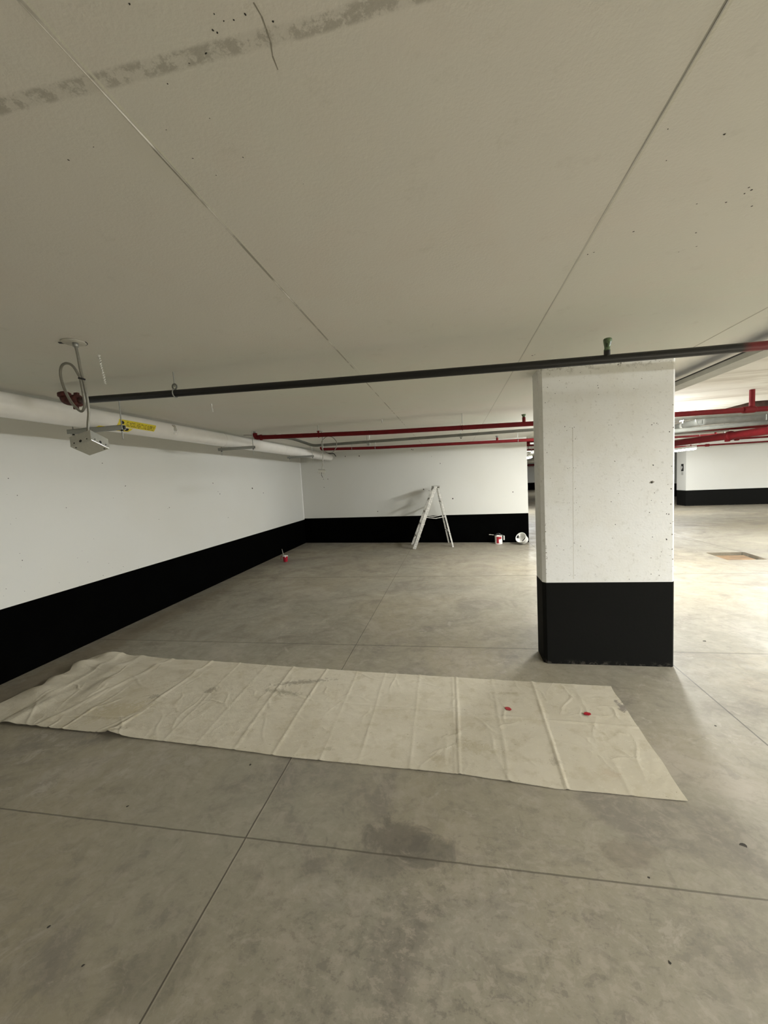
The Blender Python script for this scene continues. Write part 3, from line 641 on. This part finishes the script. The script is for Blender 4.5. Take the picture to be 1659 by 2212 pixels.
sb = thing('cable_channel', (3.4, 8.5, 2.2), 'long grey steel channel hung on rods behind the far red pipe', 'cable support')
MB().box((3.42, 8.5, 2.205), (3.6, .05, .04)).build('channel', m_galv, sb)
for xx in (2.3, 5.16): MB().tube([(xx, 8.5, 2.12), (xx, 8.5, ZC)], .005, 6).build('hanger_rod', m_galv, sb)
t3 = hpipe('sprinkler_pipe', [(3.9, 2.205), (4.84, 2.2), (5.6, 2.2), (6.3, 2.2)], 9.5, .022, m_red, 'slim dark red pipe branching off to the sloping main, right of the pillar')
MB().tube([(5.6, 9.5, 2.2), (5.6, 9.5, 2.33)], .02, 10).build('outlet', m_red, t3); hanger((4.6, 9.5, 2.202), .022, m_galv, t3)
mr = thing('sprinkler_main', (5.02, 9, 2.08), 'large red sprinkler main receding over the aisle at the right edge', 'pipe')
MB().tube([(5.02, 6.4, 2.06), (5.02, 10.5, 2.095), (5.02, 13.6, 2.12)], .066, 22).build('pipe_run', m_red, mr)
band((5.02, 8.12, 2.075), .085, .09, m_red, mr, axis='Y'); MB().box((4.98, 8.12, 1.995), (.05, .09, .05), None, 0, .01).build('coupling_bolt', m_red, mr)
for yy in (9.0, 12.0): hanger((5.02, yy, 2.06+(yy-6.4)*.0085), .07, m_galv, mr)
f1 = hpipe('sprinkler_pipe', [(7.0, 2.205), (10.6, 2.21), (13, 2.22)], 15.0, .028, m_red, 'thin dark red pipe just above the far right wall block')
for xx in (8.1,): MB().tube([(xx, 15.0, 2.19), (xx, 15.0, 2.26)], .02, 8).build('outlet', m_red, f1)
hanger((8.1, 15.0, 2.205), .028, m_galv, f1)
MB().tube([(10.45, 15.0, 2.2), (10.45, 15.0, ZC)], .045, 10).build('riser', m_red, f1); band((8.6, 15.0, 2.207), .045, .12, m_red, f1)
f2p = hpipe('sprinkler_pipe', [(7.45, 2.2), (9.2, 2.2), (12, 2.2)], 11.8, .025, m_red, 'slim pinkish red pipe beside the large main at the right edge'); band((7.45, 11.8, 2.2), .05, .1, m_red, f2p)

# seen through the gap beside the back wall
g1 = hpipe('sprinkler_main', [(1.5, 2.335), (3.85, 2.335)], 10.4, .066, m_red, 'thick red pipe end seen through the gap between back wall and pillar')
MB().tube([(2.0, 10.4, 2.4), (2.0, 10.4, ZC)], .006, 6).build('hanger_rod', m_galv, g1)
g3 = hpipe('sprinkler_pipe', [(1.9, 2.25), (4.4, 2.25)], 11.6, .024, m_red, 'thin red pipe below the thick one in the gap beside the back wall')
hanger((2.25, 11.6, 2.25), .024, m_galv, g3)
MB().tube(spline([(2.2, 11.6, 2.4), (2.16, 11.6, 2.3), (2.26, 11.6, 2.2), (2.15, 11.6, 2.12)], 6), .006, 6).build('loose_wire', m_dark, g3)
g4 = hpipe('sprinkler_pipe', [(4, 2.30), (12, 2.30)], 37.6, .08, m_red, 'small red pipe along the far end wall, low in the gap')
MB().box((7.2, 37.6, 2.16), (.5, .05, .04)).build('pipe_bracket', m_red, g4)

# grey ceiling channel beside the pillar
ct = thing('cable_tray', (2.07, 3.6, 2.3), 'pale grey flat channel with black top edge under the ceiling right of the pillar', 'cable tray')
MB().box((2.072, 3.75, 2.318), (.148, 2.9, .036)).build('tray_body', m_grey2, ct)
MB().box((2.072, 3.75, 2.341), (.152, 2.9, .010)).build('black_edge', m_dark, ct)
for yy in (2.7, 4.9): MB().tube([(2.072, yy, 2.34), (2.072, yy, ZC)], .004, 6).build('hanger_rod', m_galv, ct)

# ---------------------------------------------------------------- hanging junction boxes
def jbox(c, s, rz, tilt, parent):
    rot = Matrix.Rotation(tilt, 3, Vector((-.68, -.73, 0)).normalized()) @ R3(rz)
    mb = MB(); mb.box(c, (s, s, s*.52), rot, 0, .003)
    o = mb.build('steel_box', m_box, parent)
    mb = MB(); C = Vector(c)
    for k in range(4):
        mb = MB(); rk = rot @ R3(k*math.pi/2)
        n = rk @ Vector((0, -1, 0)); ax = rk @ Vector((1, 0, 0)); uz = rot @ Vector((0, 0, 1))
        for u in (-.3, 0, .3):
            p = C+n*(s/2)+ax*(u*s)-uz*(s*.13)
            MB().tube([p-n*.001, p+n*.0012], .0035 if u else .0075, 10).build('knockout', m_dark, o)
    n = rot @ Vector((0, 0, -1))
    for u, v in ((-.36, -.36), (.36, .36)):
        p = C+n*(s*.26)+rot @ Vector((u*s, v*s, 0)); MB().tube([p-n*.001, p+n*.0015], .004, 8).build('screw', m_dark, o)
j1 = thing('junction_box', (-1.90, 1.78, 1.86), 'silver junction box hanging on a looped armoured cable, nearer one by the yellow label', 'junction box', 'hanging junction boxes')
MB().lathe([(0, 0), (.052, 0), (.056, -.003), (.052, -.006), (.02, -.008), (0, -.008)], (-1.925, 1.785, ZC), None, 24).build('ceiling_plate', m_plate, j1)
MB().box((-1.985, 1.775, ZC-.002), (.03, .018, .003), R3(.5)).build('open_slot', m_dark, j1)
MB().tube([(-1.925+.058*math.cos(q), 1.785+.058*math.sin(q), ZC-.001) for q in (.3, .6, .9, 1.2, 1.5)], .0022, 6).build('open_gap', m_dark, j1)
MB().lathe([(0, 0), (.014, 0), (.013, -.02), (0, -.02)], (-1.912, 1.782, ZC-.008), None, 12).build('cable_connector', m_galv, j1)
MB().tube(spline([(-1.912, 1.782, 2.39), (-1.905, 1.782, 2.34), (-1.897, 1.78, 2.27), (-1.888, 1.78, 2.21), (-1.880, 1.782, 2.14), (-1.882, 1.786, 2.05), (-1.893, 1.785, 1.99), (-1.902, 1.782, 1.915)], 8), .0068, 10).build('cable', m_cable, j1)
lp = [(-1.893, 1.768, 2.225), (-1.925, 1.766, 2.283), (-1.965, 1.768, 2.303), (-2.003, 1.772, 2.292), (-2.022, 1.778, 2.25), (-2.018, 1.784, 2.19), (-1.998, 1.788, 2.13), (-1.968, 1.788, 2.085), (-1.93, 1.785, 2.055), (-1.902, 1.778, 2.065), (-1.886, 1.772, 2.10), (-1.886, 1.768, 2.16)]
MB().tube(spline(lp+[lp[0]], 6)[:-1], .0065, 10, True).build('cable_loop', m_cable, j1)
MB().lathe([(.014, -.004), (.016, -.004), (.016, .004), (.014, .004)], (-1.889, 1.774, 2.218), R3(.25, 'Y'), 14).build('cable_tie', m_dark, j1)
jbox((-1.893, 1.782, 1.885), .118, .12, .42, j1)
MB().lathe([(0, 0), (.012, 0), (.012, .022), (0, .022)], (-1.90, 1.79, 1.915), None, 10).build('cable_connector', m_galv, j1)
j2 = thing('junction_box', (-1.99, 5.76, 1.76), 'small grey junction box dangling on a looped cable before the far corner', 'junction box', 'hanging junction boxes')
MB().lathe([(0, 0), (.055, 0), (.055, -.006), (0, -.008)], (-1.97, 5.76, ZC), None, 20).build('ceiling_plate', m_galv, j2)
MB().tube(spline([(-1.955, 5.76, 2.40), (-1.935, 5.76, 2.36), (-1.94, 5.765, 2.2), (-1.945, 5.765, 2.1), (-1.955, 5.76, 1.95), (-1.975, 5.76, 1.83)], 8), .0065, 8).build('cable', m_cable, j2)
MB().tube([(-1.832+.122*math.cos(a*math.pi/20), 5.745+.01*math.sin(a), 2.195+.125*math.sin(a*math.pi/20)) for a in range(40)], .0058, 8, True).build('cable_loop', m_cable, j2)
MB().tube(spline([(-1.93, 5.76, 2.11), (-1.84, 5.75, 2.062), (-1.77, 5.75, 2.055), (-1.735, 5.75, 2.01)], 6), .006, 8).build('cable_end', m_dark, j2)
jbox((-1.985, 5.76, 1.795), .115, .35, -.25, j2)
MB().tube(spline([(-1.985, 5.76, 1.77), (-1.99, 5.76, 1.74), (-1.97, 5.76, 1.70)], 5), .004, 6).build('loose_wire', m_dark, j2)

def drop(x, y, L, r, lab):
    mb = MB(); n = 40; pts = []
    for i in range(n+1):
        t_ = i/n; pts.append((x+.07*L*t_*2+.004*math.sin(i*1.9), y+.004*math.cos(i*1.9), ZC-L*t_))
    mb.tube(pts, [r*(.5+.5*abs(math.sin(i*1.1))) for i in range(n+1)], 6)
    mb.tube([(x, y, ZC), (x, y, ZC-.006)], .008, 8)
    tag(mb.build('hanging_wire', m_glint, origin=(x, y, ZC)), lab, 'wire', 'bits of twisted wire hanging from the ceiling')
drop(-1.985, 1.99, .165, .0042, 'twisted silvery wire hanging from the ceiling, right of the nearer junction box cable')
drop(-2.22, 3.40, .075, .0055, 'short silvery wire hanging below the black pipe left of the red pipe')
drop(-.89, 5.15, .04, .006, 'tiny silvery wire stub on the ceiling above the middle of the red pipe')

# ---------------------------------------------------------------- stepladder
AN = math.atan2(.108, .63)
ld = thing('stepladder', (-.50, 8.78, 0), 'paint spattered aluminium stepladder standing open before the back wall', 'ladder', None, AN, local=True)
# local frame: x along the spread, y = depth (0 near side, .6 far side)
H = 1.40; bx, tx = -.415, .145; rx, rtx = .475, .208
def yy_at(side, z, w0=.60, w1=.34): m = w0/2; half = lerp(w0, w1, z/H)/2; return m-half if side == 0 else m+half
for sd in (0, 1):
    mb = MB(); a = Vector((bx, yy_at(sd, 0), 0)); b = Vector((tx, yy_at(sd, H), H)); d = (b-a).normalized()
    up_ = Vector((0, 1, 0)); nx = Vector((d.z, 0, -d.x)).normalized()
    # channel rail: web facing outward, flanges inward
    ins = 1 if sd == 0 else -1
    for off, w, th, dy in ((0, .074, .004, 0), (-.035, .004, .024, .012), (.035, .004, .024, .012)):
        aa = a+nx*off+Vector((0, ins*dy, 0)); bb = b+nx*off+Vector((0, ins*dy, 0)); mb.bar(aa, bb, w, th, (0, 1, 0))
    for v in mb.v: v.z = max(v.z, 0)
    mb.build('front_rail', m_ladder, ld)
    mb = MB(); a = Vector((rx, yy_at(sd, 0, .62, .32), 0)); b = Vector((rtx, yy_at(sd, H, .62, .32), H-.03)); d = (b-a).normalized(); nx = Vector((d.z, 0, -d.x)).normalized()
    for off, w, th, dy in ((0, .034, .004, 0), (-.015, .004, .02, .01), (.015, .004, .02, .01)):
        mb.bar(a+nx*off+Vector((0, ins*dy, 0)), b+nx*off+Vector((0, ins*dy, 0)), w, th, (0, 1, 0))
    for v in mb.v: v.z = max(v.z, 0)
    mb.build('rear_rail', m_ladder, ld)
for k in range(1, 5):
    z = k*.285; xx = lerp(bx, tx, z/H); y0, y1 = yy_at(0, z)+.003, yy_at(1, z)-.003
    MB().box((xx, (y0+y1)/2, z), (.085, y1-y0, .004)).box((xx-.04, (y0+y1)/2, z-.012), (.004, y1-y0, .026)).box((xx+.04, (y0+y1)/2, z-.012), (.004, y1-y0, .026)).build('step', m_ladder, ld)
for z in (.35, 1.05):
    xx = lerp(rx, rtx, z/H); MB().box((xx, .30, z), (.02, yy_at(1, z)-yy_at(0, z), .022)).build('rear_brace', m_ladder, ld)
MB().box(((tx+rtx)/2, .30, H+.008), (.155, .40, .018), None, 0, .004).box((tx-.035, .30, H-.03), (.012, .37, .066)).box((rtx+.03, .30, H-.018), (.012, .37, .04)).build('top_cap', m_ladder, ld)
for sd in (0, 1):
    y_ = yy_at(sd, .7)+(.012 if sd == 0 else -.012); xa = lerp(bx, tx, .5)+.01; xb = lerp(rx, rtx, .5); xm = (xa+xb)/2
    MB().bar((xa, y_, .715), (xm, y_, .675), .016, .004, (0, 1, 0)).bar((xm, y_, .675), (xb, y_, .705), .016, .004, (0, 1, 0)).tube([(xm, y_-.005, .675), (xm, y_+.005, .675)], .009, 10).build('spreader', m_ladder, ld)

# ---------------------------------------------------------------- paint tins, bucket, brushes
pc = thing('paint_can', (1.009, 9.19, 0), 'white paint can with red label and white bail grip before the back wall', 'paint can')
c = (1.009, 9.19, 0); r = .083
MB().lathe([(0, .002), (r*.97, .002), (r*1.02, 0), (r*1.02, .006), (r, .009), (r, .183), (r*1.02, .187), (r*1.02, .192), (r*.88, .192), (r*.86, .185), (r*.86, .03), (0, .03)], c, None, 36).build('can_body', m_can, pc)
MB().lathe([(0, 0), (r*.855, 0)], (c[0], c[1], .155), None, 30).build('paint_surface', m_blackpaint, pc)
vs = []; A0, A1 = math.radians(-128), math.radians(-48)
for i in range(13):
    a = lerp(A0, A1, i/12); vs += [(c[0]+(r+.0012)*math.cos(a), c[1]+(r+.0012)*math.sin(a), lerp(.02+.10*(i > 8), .172, k)) for k in (0, 1)]
mb = MB(); mb.add(vs, [(2*i, 2*i+2, 2*i+3, 2*i+1) for i in range(12)], 0, True); lab = mb.build('label_red', m_label_red, pc)
vs = []; 
for i in range(7):
    a = lerp(math.radians(-92), math.radians(-58), i/6); vs += [(c[0]+(r+.002)*math.cos(a), c[1]+(r+.002)*math.sin(a), k) for k in (.03, .115)]
mb = MB(); mb.add(vs, [(2*i, 2*i+2, 2*i+3, 2*i+1) for i in range(6)], 0, True); mb.build('white_panel', m_plastic, lab)
bl = spline([(c[0]-.085, c[1], .165), (c[0]-.06, c[1]-.02, .22), (c[0], c[1]-.03, .245), (c[0]+.06, c[1]-.02, .215), (c[0]+.10, c[1], .19), (c[0]+.122, c[1], .17), (c[0]+.122, c[1], .09)], 6)
bail = MB().tube(bl, .0028, 6).build('bail_handle', m_galv, pc)
MB().tube([(c[0]+.122, c[1], .185), (c[0]+.122, c[1], .085)], .0135, 12).build('grip', m_plastic, bail)
pb = thing('paint_brush', (.93, 9.19, .20), 'dark paint brush lying across the rim of the white paint can', 'brush')
MB().tube(spline([(.795, 9.17, .222), (.84, 9.175, .218), (.90, 9.18, .208)], 5), [.009, .010, .011, .011, .010, .008, .008, .009, .010, .011, .011][:11], 10).build('handle', m_brush, pb)
MB().box((.935, 9.185, .2045), (.07, .05, .014), R3(.13, 'Y')).build('bristles', m_blackpaint, pb)

bk = thing('plastic_bucket', (1.50, 9.02, 0), 'white plastic bucket tipped over beside the back wall end, its inside smeared dark', 'bucket', None, 0, local=True)
ax = Vector((-.50, -.60, .50)).normalized(); rot = Vector((0, 0, 1)).rotation_difference(ax).to_matrix()
prof = [(0, .0), (.098, 0), (.104, .006), (.110, .08), (.116, .145), (.123, .147), (.123, .158), (.115, .159), (.107, .150), (.102, .08), (.096, .012), (0, .012)]
mb = MB(); mb.lathe(prof, (0, 0, 0), rot, 44); mz = min(v.z for v in mb.v); off = Vector((.05, .05, -mz))
for v in mb.v: v += off
mb.build('bucket_shell', m_plastic, bk)
def smear(a0, a1, z0, z1, nm, mat, k=1.0):      # wavy patch lying on the inner wall; angles measured round the bucket axis
    vs = []; n = 16
    for i in range(n+1):
        a = lerp(a0, a1, i/n); e = math.sin(math.pi*i/n)
        for q in range(5):
            z = lerp(lerp(z1, z0, e*(.7+.3*math.sin(i*2.1)*k)), z1, q/4); r_ = lerp(.096, .107, z/.15)-.0012
            vs.append(off+rot @ Vector((r_*math.cos(a), r_*math.sin(a), z)))
    mb = MB(); mb.add(vs, [(i*5+q, i*5+5+q, i*5+6+q, i*5+q+1) for i in range(n) for q in range(4)], 0, True); mb.build(nm, mat, bk)
lo = rot.transposed() @ Vector((-.36, .87, .34)); la = math.atan2(lo.y, lo.x)      # upper back part of the inner wall
smear(la-.1, la+.8, .03, .147, 'dark_paint_smear', m_blackpaint)
d1 = rot.transposed() @ Vector((1, 0, .95)); d1.z = 0; d1.normalize(); d2 = Vector((-d1.y, d1.x, 0)); vs = []
for i in range(11):
    u = -.094+.188*i/10; w_ = .006+.022*(i/10)+.006*math.sin(i*1.9)
    vs += [off+rot @ (d1*u*.97+d2*q*w_*min(1, (.0945-abs(u)+.004)*40)+Vector((0, 0, .0135))) for q in (-1, 1)]
mb = MB(); mb.add(vs, [(2*i, 2*i+2, 2*i+3, 2*i+1) for i in range(10)]); mb.build('dark_paint_streak', m_blackpaint, bk)
smear(la-2.6, la-2.0, .05, .147, 'grey_paint_smear', m_grey2)
hb_ = [off+rot @ Vector((.125*math.cos(a), -.03-.10*math.sin(a), .150-.05*math.sin(a))) for a in [math.pi*k/14 for k in range(15)]]
MB().tube(hb_, .0022, 6).build('bail_handle', m_galv, bk)

rc = thing('paint_cup', (-3.55, 7.60, 0), 'small red paint cup with white dripped rim standing by the left wall', 'paint cup')
c = (-3.55, 7.60, 0)
MB().lathe([(0, 0), (.042, 0), (.044, .004), (.054, .118), (.058, .122), (.058, .130), (.053, .130), (.050, .118), (.040, .01), (0, .01)], c, None, 28).build('cup_body', m_redcup, rc)
mb = MB(); vs = []
for k in range(28):
    a = 2*math.pi*k/28; dr = .012+.03*max(0, math.sin(k*1.7))*(.5+.5*math.sin(k*.9)); vs += [(c[0]+.0590*math.cos(a), c[1]+.0590*math.sin(a), .131), (c[0]+(.0588-.004*(dr > .03))*math.cos(a), c[1]+(.0588-.004*(dr > .03))*math.sin(a), .131-dr)]
mb.add(vs, [(2*k, (2*k+2) % 56, (2*k+3) % 56, 2*k+1) for k in range(28)], 0, True)
mb.lathe([(.050, .118), (.052, .1315), (.0592, .1315)], c, None, 28); mb.build('paint_drips', m_plastic, rc)
MB().lathe([(0, 0), (.046, 0)], (c[0], c[1], .095), None, 24).build('paint_surface', m_blackpaint, rc)
MB().tube(spline([(c[0]-.053, c[1]-.01, .115), (c[0]-.08, c[1]-.015, .112), (c[0]-.093, c[1]-.015, .085), (c[0]-.093, c[1]-.015, .05)], 6), .006, 8).build('cup_handle', m_redcup, rc)
b2 = thing('paint_brush', (-3.57, 7.60, .1), 'paint brush standing upright in the small red cup', 'brush')
MB().tube([(-3.585, 7.6, .13), (-3.60, 7.6, .20), (-3.612, 7.6, .27)], [.008, .007, .0055], 10).build('handle', m_brush, b2)
MB().box((-3.578, 7.6, .112), (.02, .045, .04), R3(-.2, 'Y')).build('ferrule', m_galv, b2)

# ---------------------------------------------------------------- drop cloth
FE = [(-3.62, 2.125), (-3.275, 2.117), (-2.5, 2.10), (-2.311, 2.087), (-1.4, 2.039), (-1.0, 2.011), (0, 1.984), (.454, 1.939), (1.044, 1.930)]
BE = [(-3.60, 3.225), (-3.518, 3.222), (-2.8, 3.16), (-2.069, 3.13), (-.984, 3.055), (.024, 3.003), (1.089, 2.952)]
LE = [(0, -3.545), (.16, -3.60), (.30, -3.56), (.42, -3.50), (.53, -3.575), (.66, -3.515), (.76, -3.59), (.9, -3.57), (1, -3.515)]
NX, NY = 640, 140
def crease_x(xb, xf): return lambda v: lerp(xf, xb, v)
CRE = [(crease_x(-1.125, -1.123), .0050, .010), (crease_x(-.608, -.591), .0035, .009), (crease_x(-.32, -.296), .0030, .009), (crease_x(-.031, -.024), .0060, .009), (crease_x(-.060, -.046), .0025, .006),
       (crease_x(.245, .235), .0040, .012), (crease_x(.541, .508), .0065, .010), (crease_x(-1.98, -1.90), .0035, .010), (crease_x(-1.44, -1.385), .0050, .012), (crease_x(-2.27, -2.33), .0070, .014),
       (crease_x(-2.70, -2.95), .0080, .022), (crease_x(-3.05, -3.2), .010, .05), (crease_x(-3.3, -3.25), .008, .03), (crease_x(.83, .80), .0025, .012), (crease_x(-.85, -.82), .0025, .010), (crease_x(-1.7, -1.66), .003, .012)]
random.seed(3)
WR = []
for i in range(150):
    x = random.uniform(-3.5, 1.05); v = random.random(); a = random.gauss(1.5, .8) if random.random() < .7 else random.uniform(0, 3.14)
    WR.append((x, 2.0+v, math.cos(a), math.sin(a), random.uniform(.03, .16)*(1.6 if x < -2.2 else 1), random.uniform(.004, .009), random.uniform(.0015, .0040)*(1.8 if x < -2.2 else 1)))
TENT = [(-3.42, 2.50, .14, .10, .045), (-3.50, 2.95, .10, .09, .050), (-3.40, 3.15, .12, .08, .045), (-3.15, 2.95, .22, .06, .03), (-2.95, 2.62, .10, .20, .028), (-2.75, 3.0, .20, .05, .022), (-2.3, 2.93, .18, .04, .018), (-2.32, 2.10, .09, .04, .022), (-3.5, 2.72, .08, .06, .03), (-3.2, 2.3, .05, .2, .014)]
def cloth_z(x, y, v):
    z = .0045
    for f, h, w in CRE:
        d = (x-f(v)-.006*mnoise.noise(Vector((x*0+h*900, y*3, 1))))/w
        if abs(d) < 4: z += h*math.exp(-d*d)*(.6+.4*mnoise.noise(Vector((h*700, y*4, 7))))*1.25
    d = (y-lerp(2.563, 2.505, (x+.535)/1.074))/.010
    if abs(d) < 4: z += .0050*math.exp(-d*d)*max(.1, min(1, (x+1.1)*2))*(.6+.5*mnoise.noise(Vector((x*5, 0, 9))))
    for cx, cy, ca, sa, L, w, h in WR:
        dx, dy = x-cx, y-cy
        if abs(dx) > .4 or abs(dy) > .4: continue
        u = (dx*ca+dy*sa)/L; p = (-dx*sa+dy*ca+.01*math.sin(u*3))/w
        if abs(u) < 2.2 and abs(p) < 3.5: z += h*math.exp(-u*u-p*p)
    for cx, cy, wx, wy, h in TENT:
        z += h*math.exp(-((x-cx)/wx)**2-((y-cy)/wy)**2)
    k = .0022+.006*max(0, min(1, (-2.0-x)/1.0))
    z += k*(1+mnoise.noise(Vector((x*3.1, y*3.7, .5))))+.0022*mnoise.noise(Vector((x*9, y*9, .5)))+.0012*mnoise.noise(Vector((x*24, y*24, 1.5)))
    # edges lie down on the slab except at the crumpled left end
    return max(z, .003)
mb = MB(); vs = []
for j in range(NY+1):
    v = j/NY; xl = interp(v, LE); xr = lerp(1.044, 1.089, v)+.006*mnoise.noise(Vector((v*6, 0, 4)))
    for i in range(NX+1):
        x = lerp(xl, xr, i/NX); y = lerp(interp(x, FE), interp(x, BE), v)+.004*mnoise.noise(Vector((x*2.5, 1 if v > .5 else 2, 0)))*(1 if v in (0, 1) else .9)
        vs.append((x, y, cloth_z(x, y, v)))
N1 = NX+1
mb.add(vs, [(j*N1+i, j*N1+i+1, (j+1)*N1+i+1, (j+1)*N1+i) for j in range(NY) for i in range(NX)], 0, True)
rim = [i for i in range(N1)]+[j*N1+NX for j in range(1, NY+1)]+[NY*N1+i for i in range(NX-1, -1, -1)]+[j*N1 for j in range(NY-1, 0, -1)]
rv = [vs[k] for k in rim]; n_ = len(rim)
mb.add(rv+[(p[0], p[1], max(p[2]-.0028, .0005)) for p in rv], [(i, n_+i, n_+(i+1) % n_, (i+1) % n_) for i in range(n_)])
dc = tag(mb.build('drop_cloth', m_cloth, origin=(-1.2, 2.5, 0)), 'long cream canvas drop cloth, creased and stained, spread over the concrete floor', 'drop cloth')
# its texture uses object space; keep it in room coordinates
dc.data.transform(Matrix.Translation((-1.2, 2.5, 0))); dc.location = (0, 0, 0)
for (x, y, a, l) in ((.315, 2.603, -.7, .022), (.808, 2.58, .1, .022)):
    z = cloth_z(x, y, .5)+.0035; mb = MB(); pts = [Vector((l*math.cos(q*.5236)*1.0, l*.75*math.sin(q*.5236), 0)) for q in range(12)]
    pts = [Vector((x, y, z))+R3(a) @ (p*(1+.10*math.sin(i*2.3))) for i, p in enumerate(pts)]
    mb.add(pts+[p+Vector((0, 0, .0025)) for p in pts], [list(range(12, 24))]+[(i, (i+1) % 12, 12+(i+1) % 12, 12+i) for i in range(12)])
    tag(mb.build('paint_blob', m_label_red, dc), 'red paint blob on the cloth')

# ---------------------------------------------------------------- sign on the end of the far wall block
sx = 8.82; sg = thing('wall_sign', (sx-.01, 16.88, 1.45), 'small black sign with a white figure on the end of the far right wall block', 'sign')

def plate(y0, y1, z0, z1, x, th, mat, nm, par): MB().box((x, (y0+y1)/2, (z0+z1)/2), (th, y1-y0, z1-z0)).build(nm, mat, par)
plate(16.78, 16.92, 1.34, 1.62, 8.813, .012, m_signb, 'black_plate', sg)
mb = MB(); q = [(16.94, 1.36), (16.90, 1.36), (16.89, 1.43), (16.93, 1.44), (16.91, 1.53), (16.86, 1.44), (16.83, 1.43), (16.84, 1.40), (16.87, 1.42), (16.86, 1.36)]
q = [(16.90, 1.52), (16.86, 1.50), (16.84, 1.44), (16.87, 1.44), (16.88, 1.38), (16.91, 1.38), (16.92, 1.45)]
mb.add([(8.8065, a-.02, b+.03) for a, b in q], [list(range(len(q)))]); mb.build('white_figure', m_signw, sg)
plate(16.79, 16.91, 1.20, 1.31, 8.814, .010, m_signg, 'grey_plate', sg)

for o in bpy.data.objects:
    if '_o' in o: del o['_o']
for o in bpy.data.objects:
    if o.type == 'MESH' and o.name.startswith(('floor', 'ceiling', 'wall')) is False and len(o.data.polygons) < 30000:
        bm = bmesh.new(); bm.from_mesh(o.data); bmesh.ops.recalc_face_normals(bm, faces=bm.faces) if o.name.split('.')[0] not in ('lens',) else None; bm.to_mesh(o.data); bm.free()
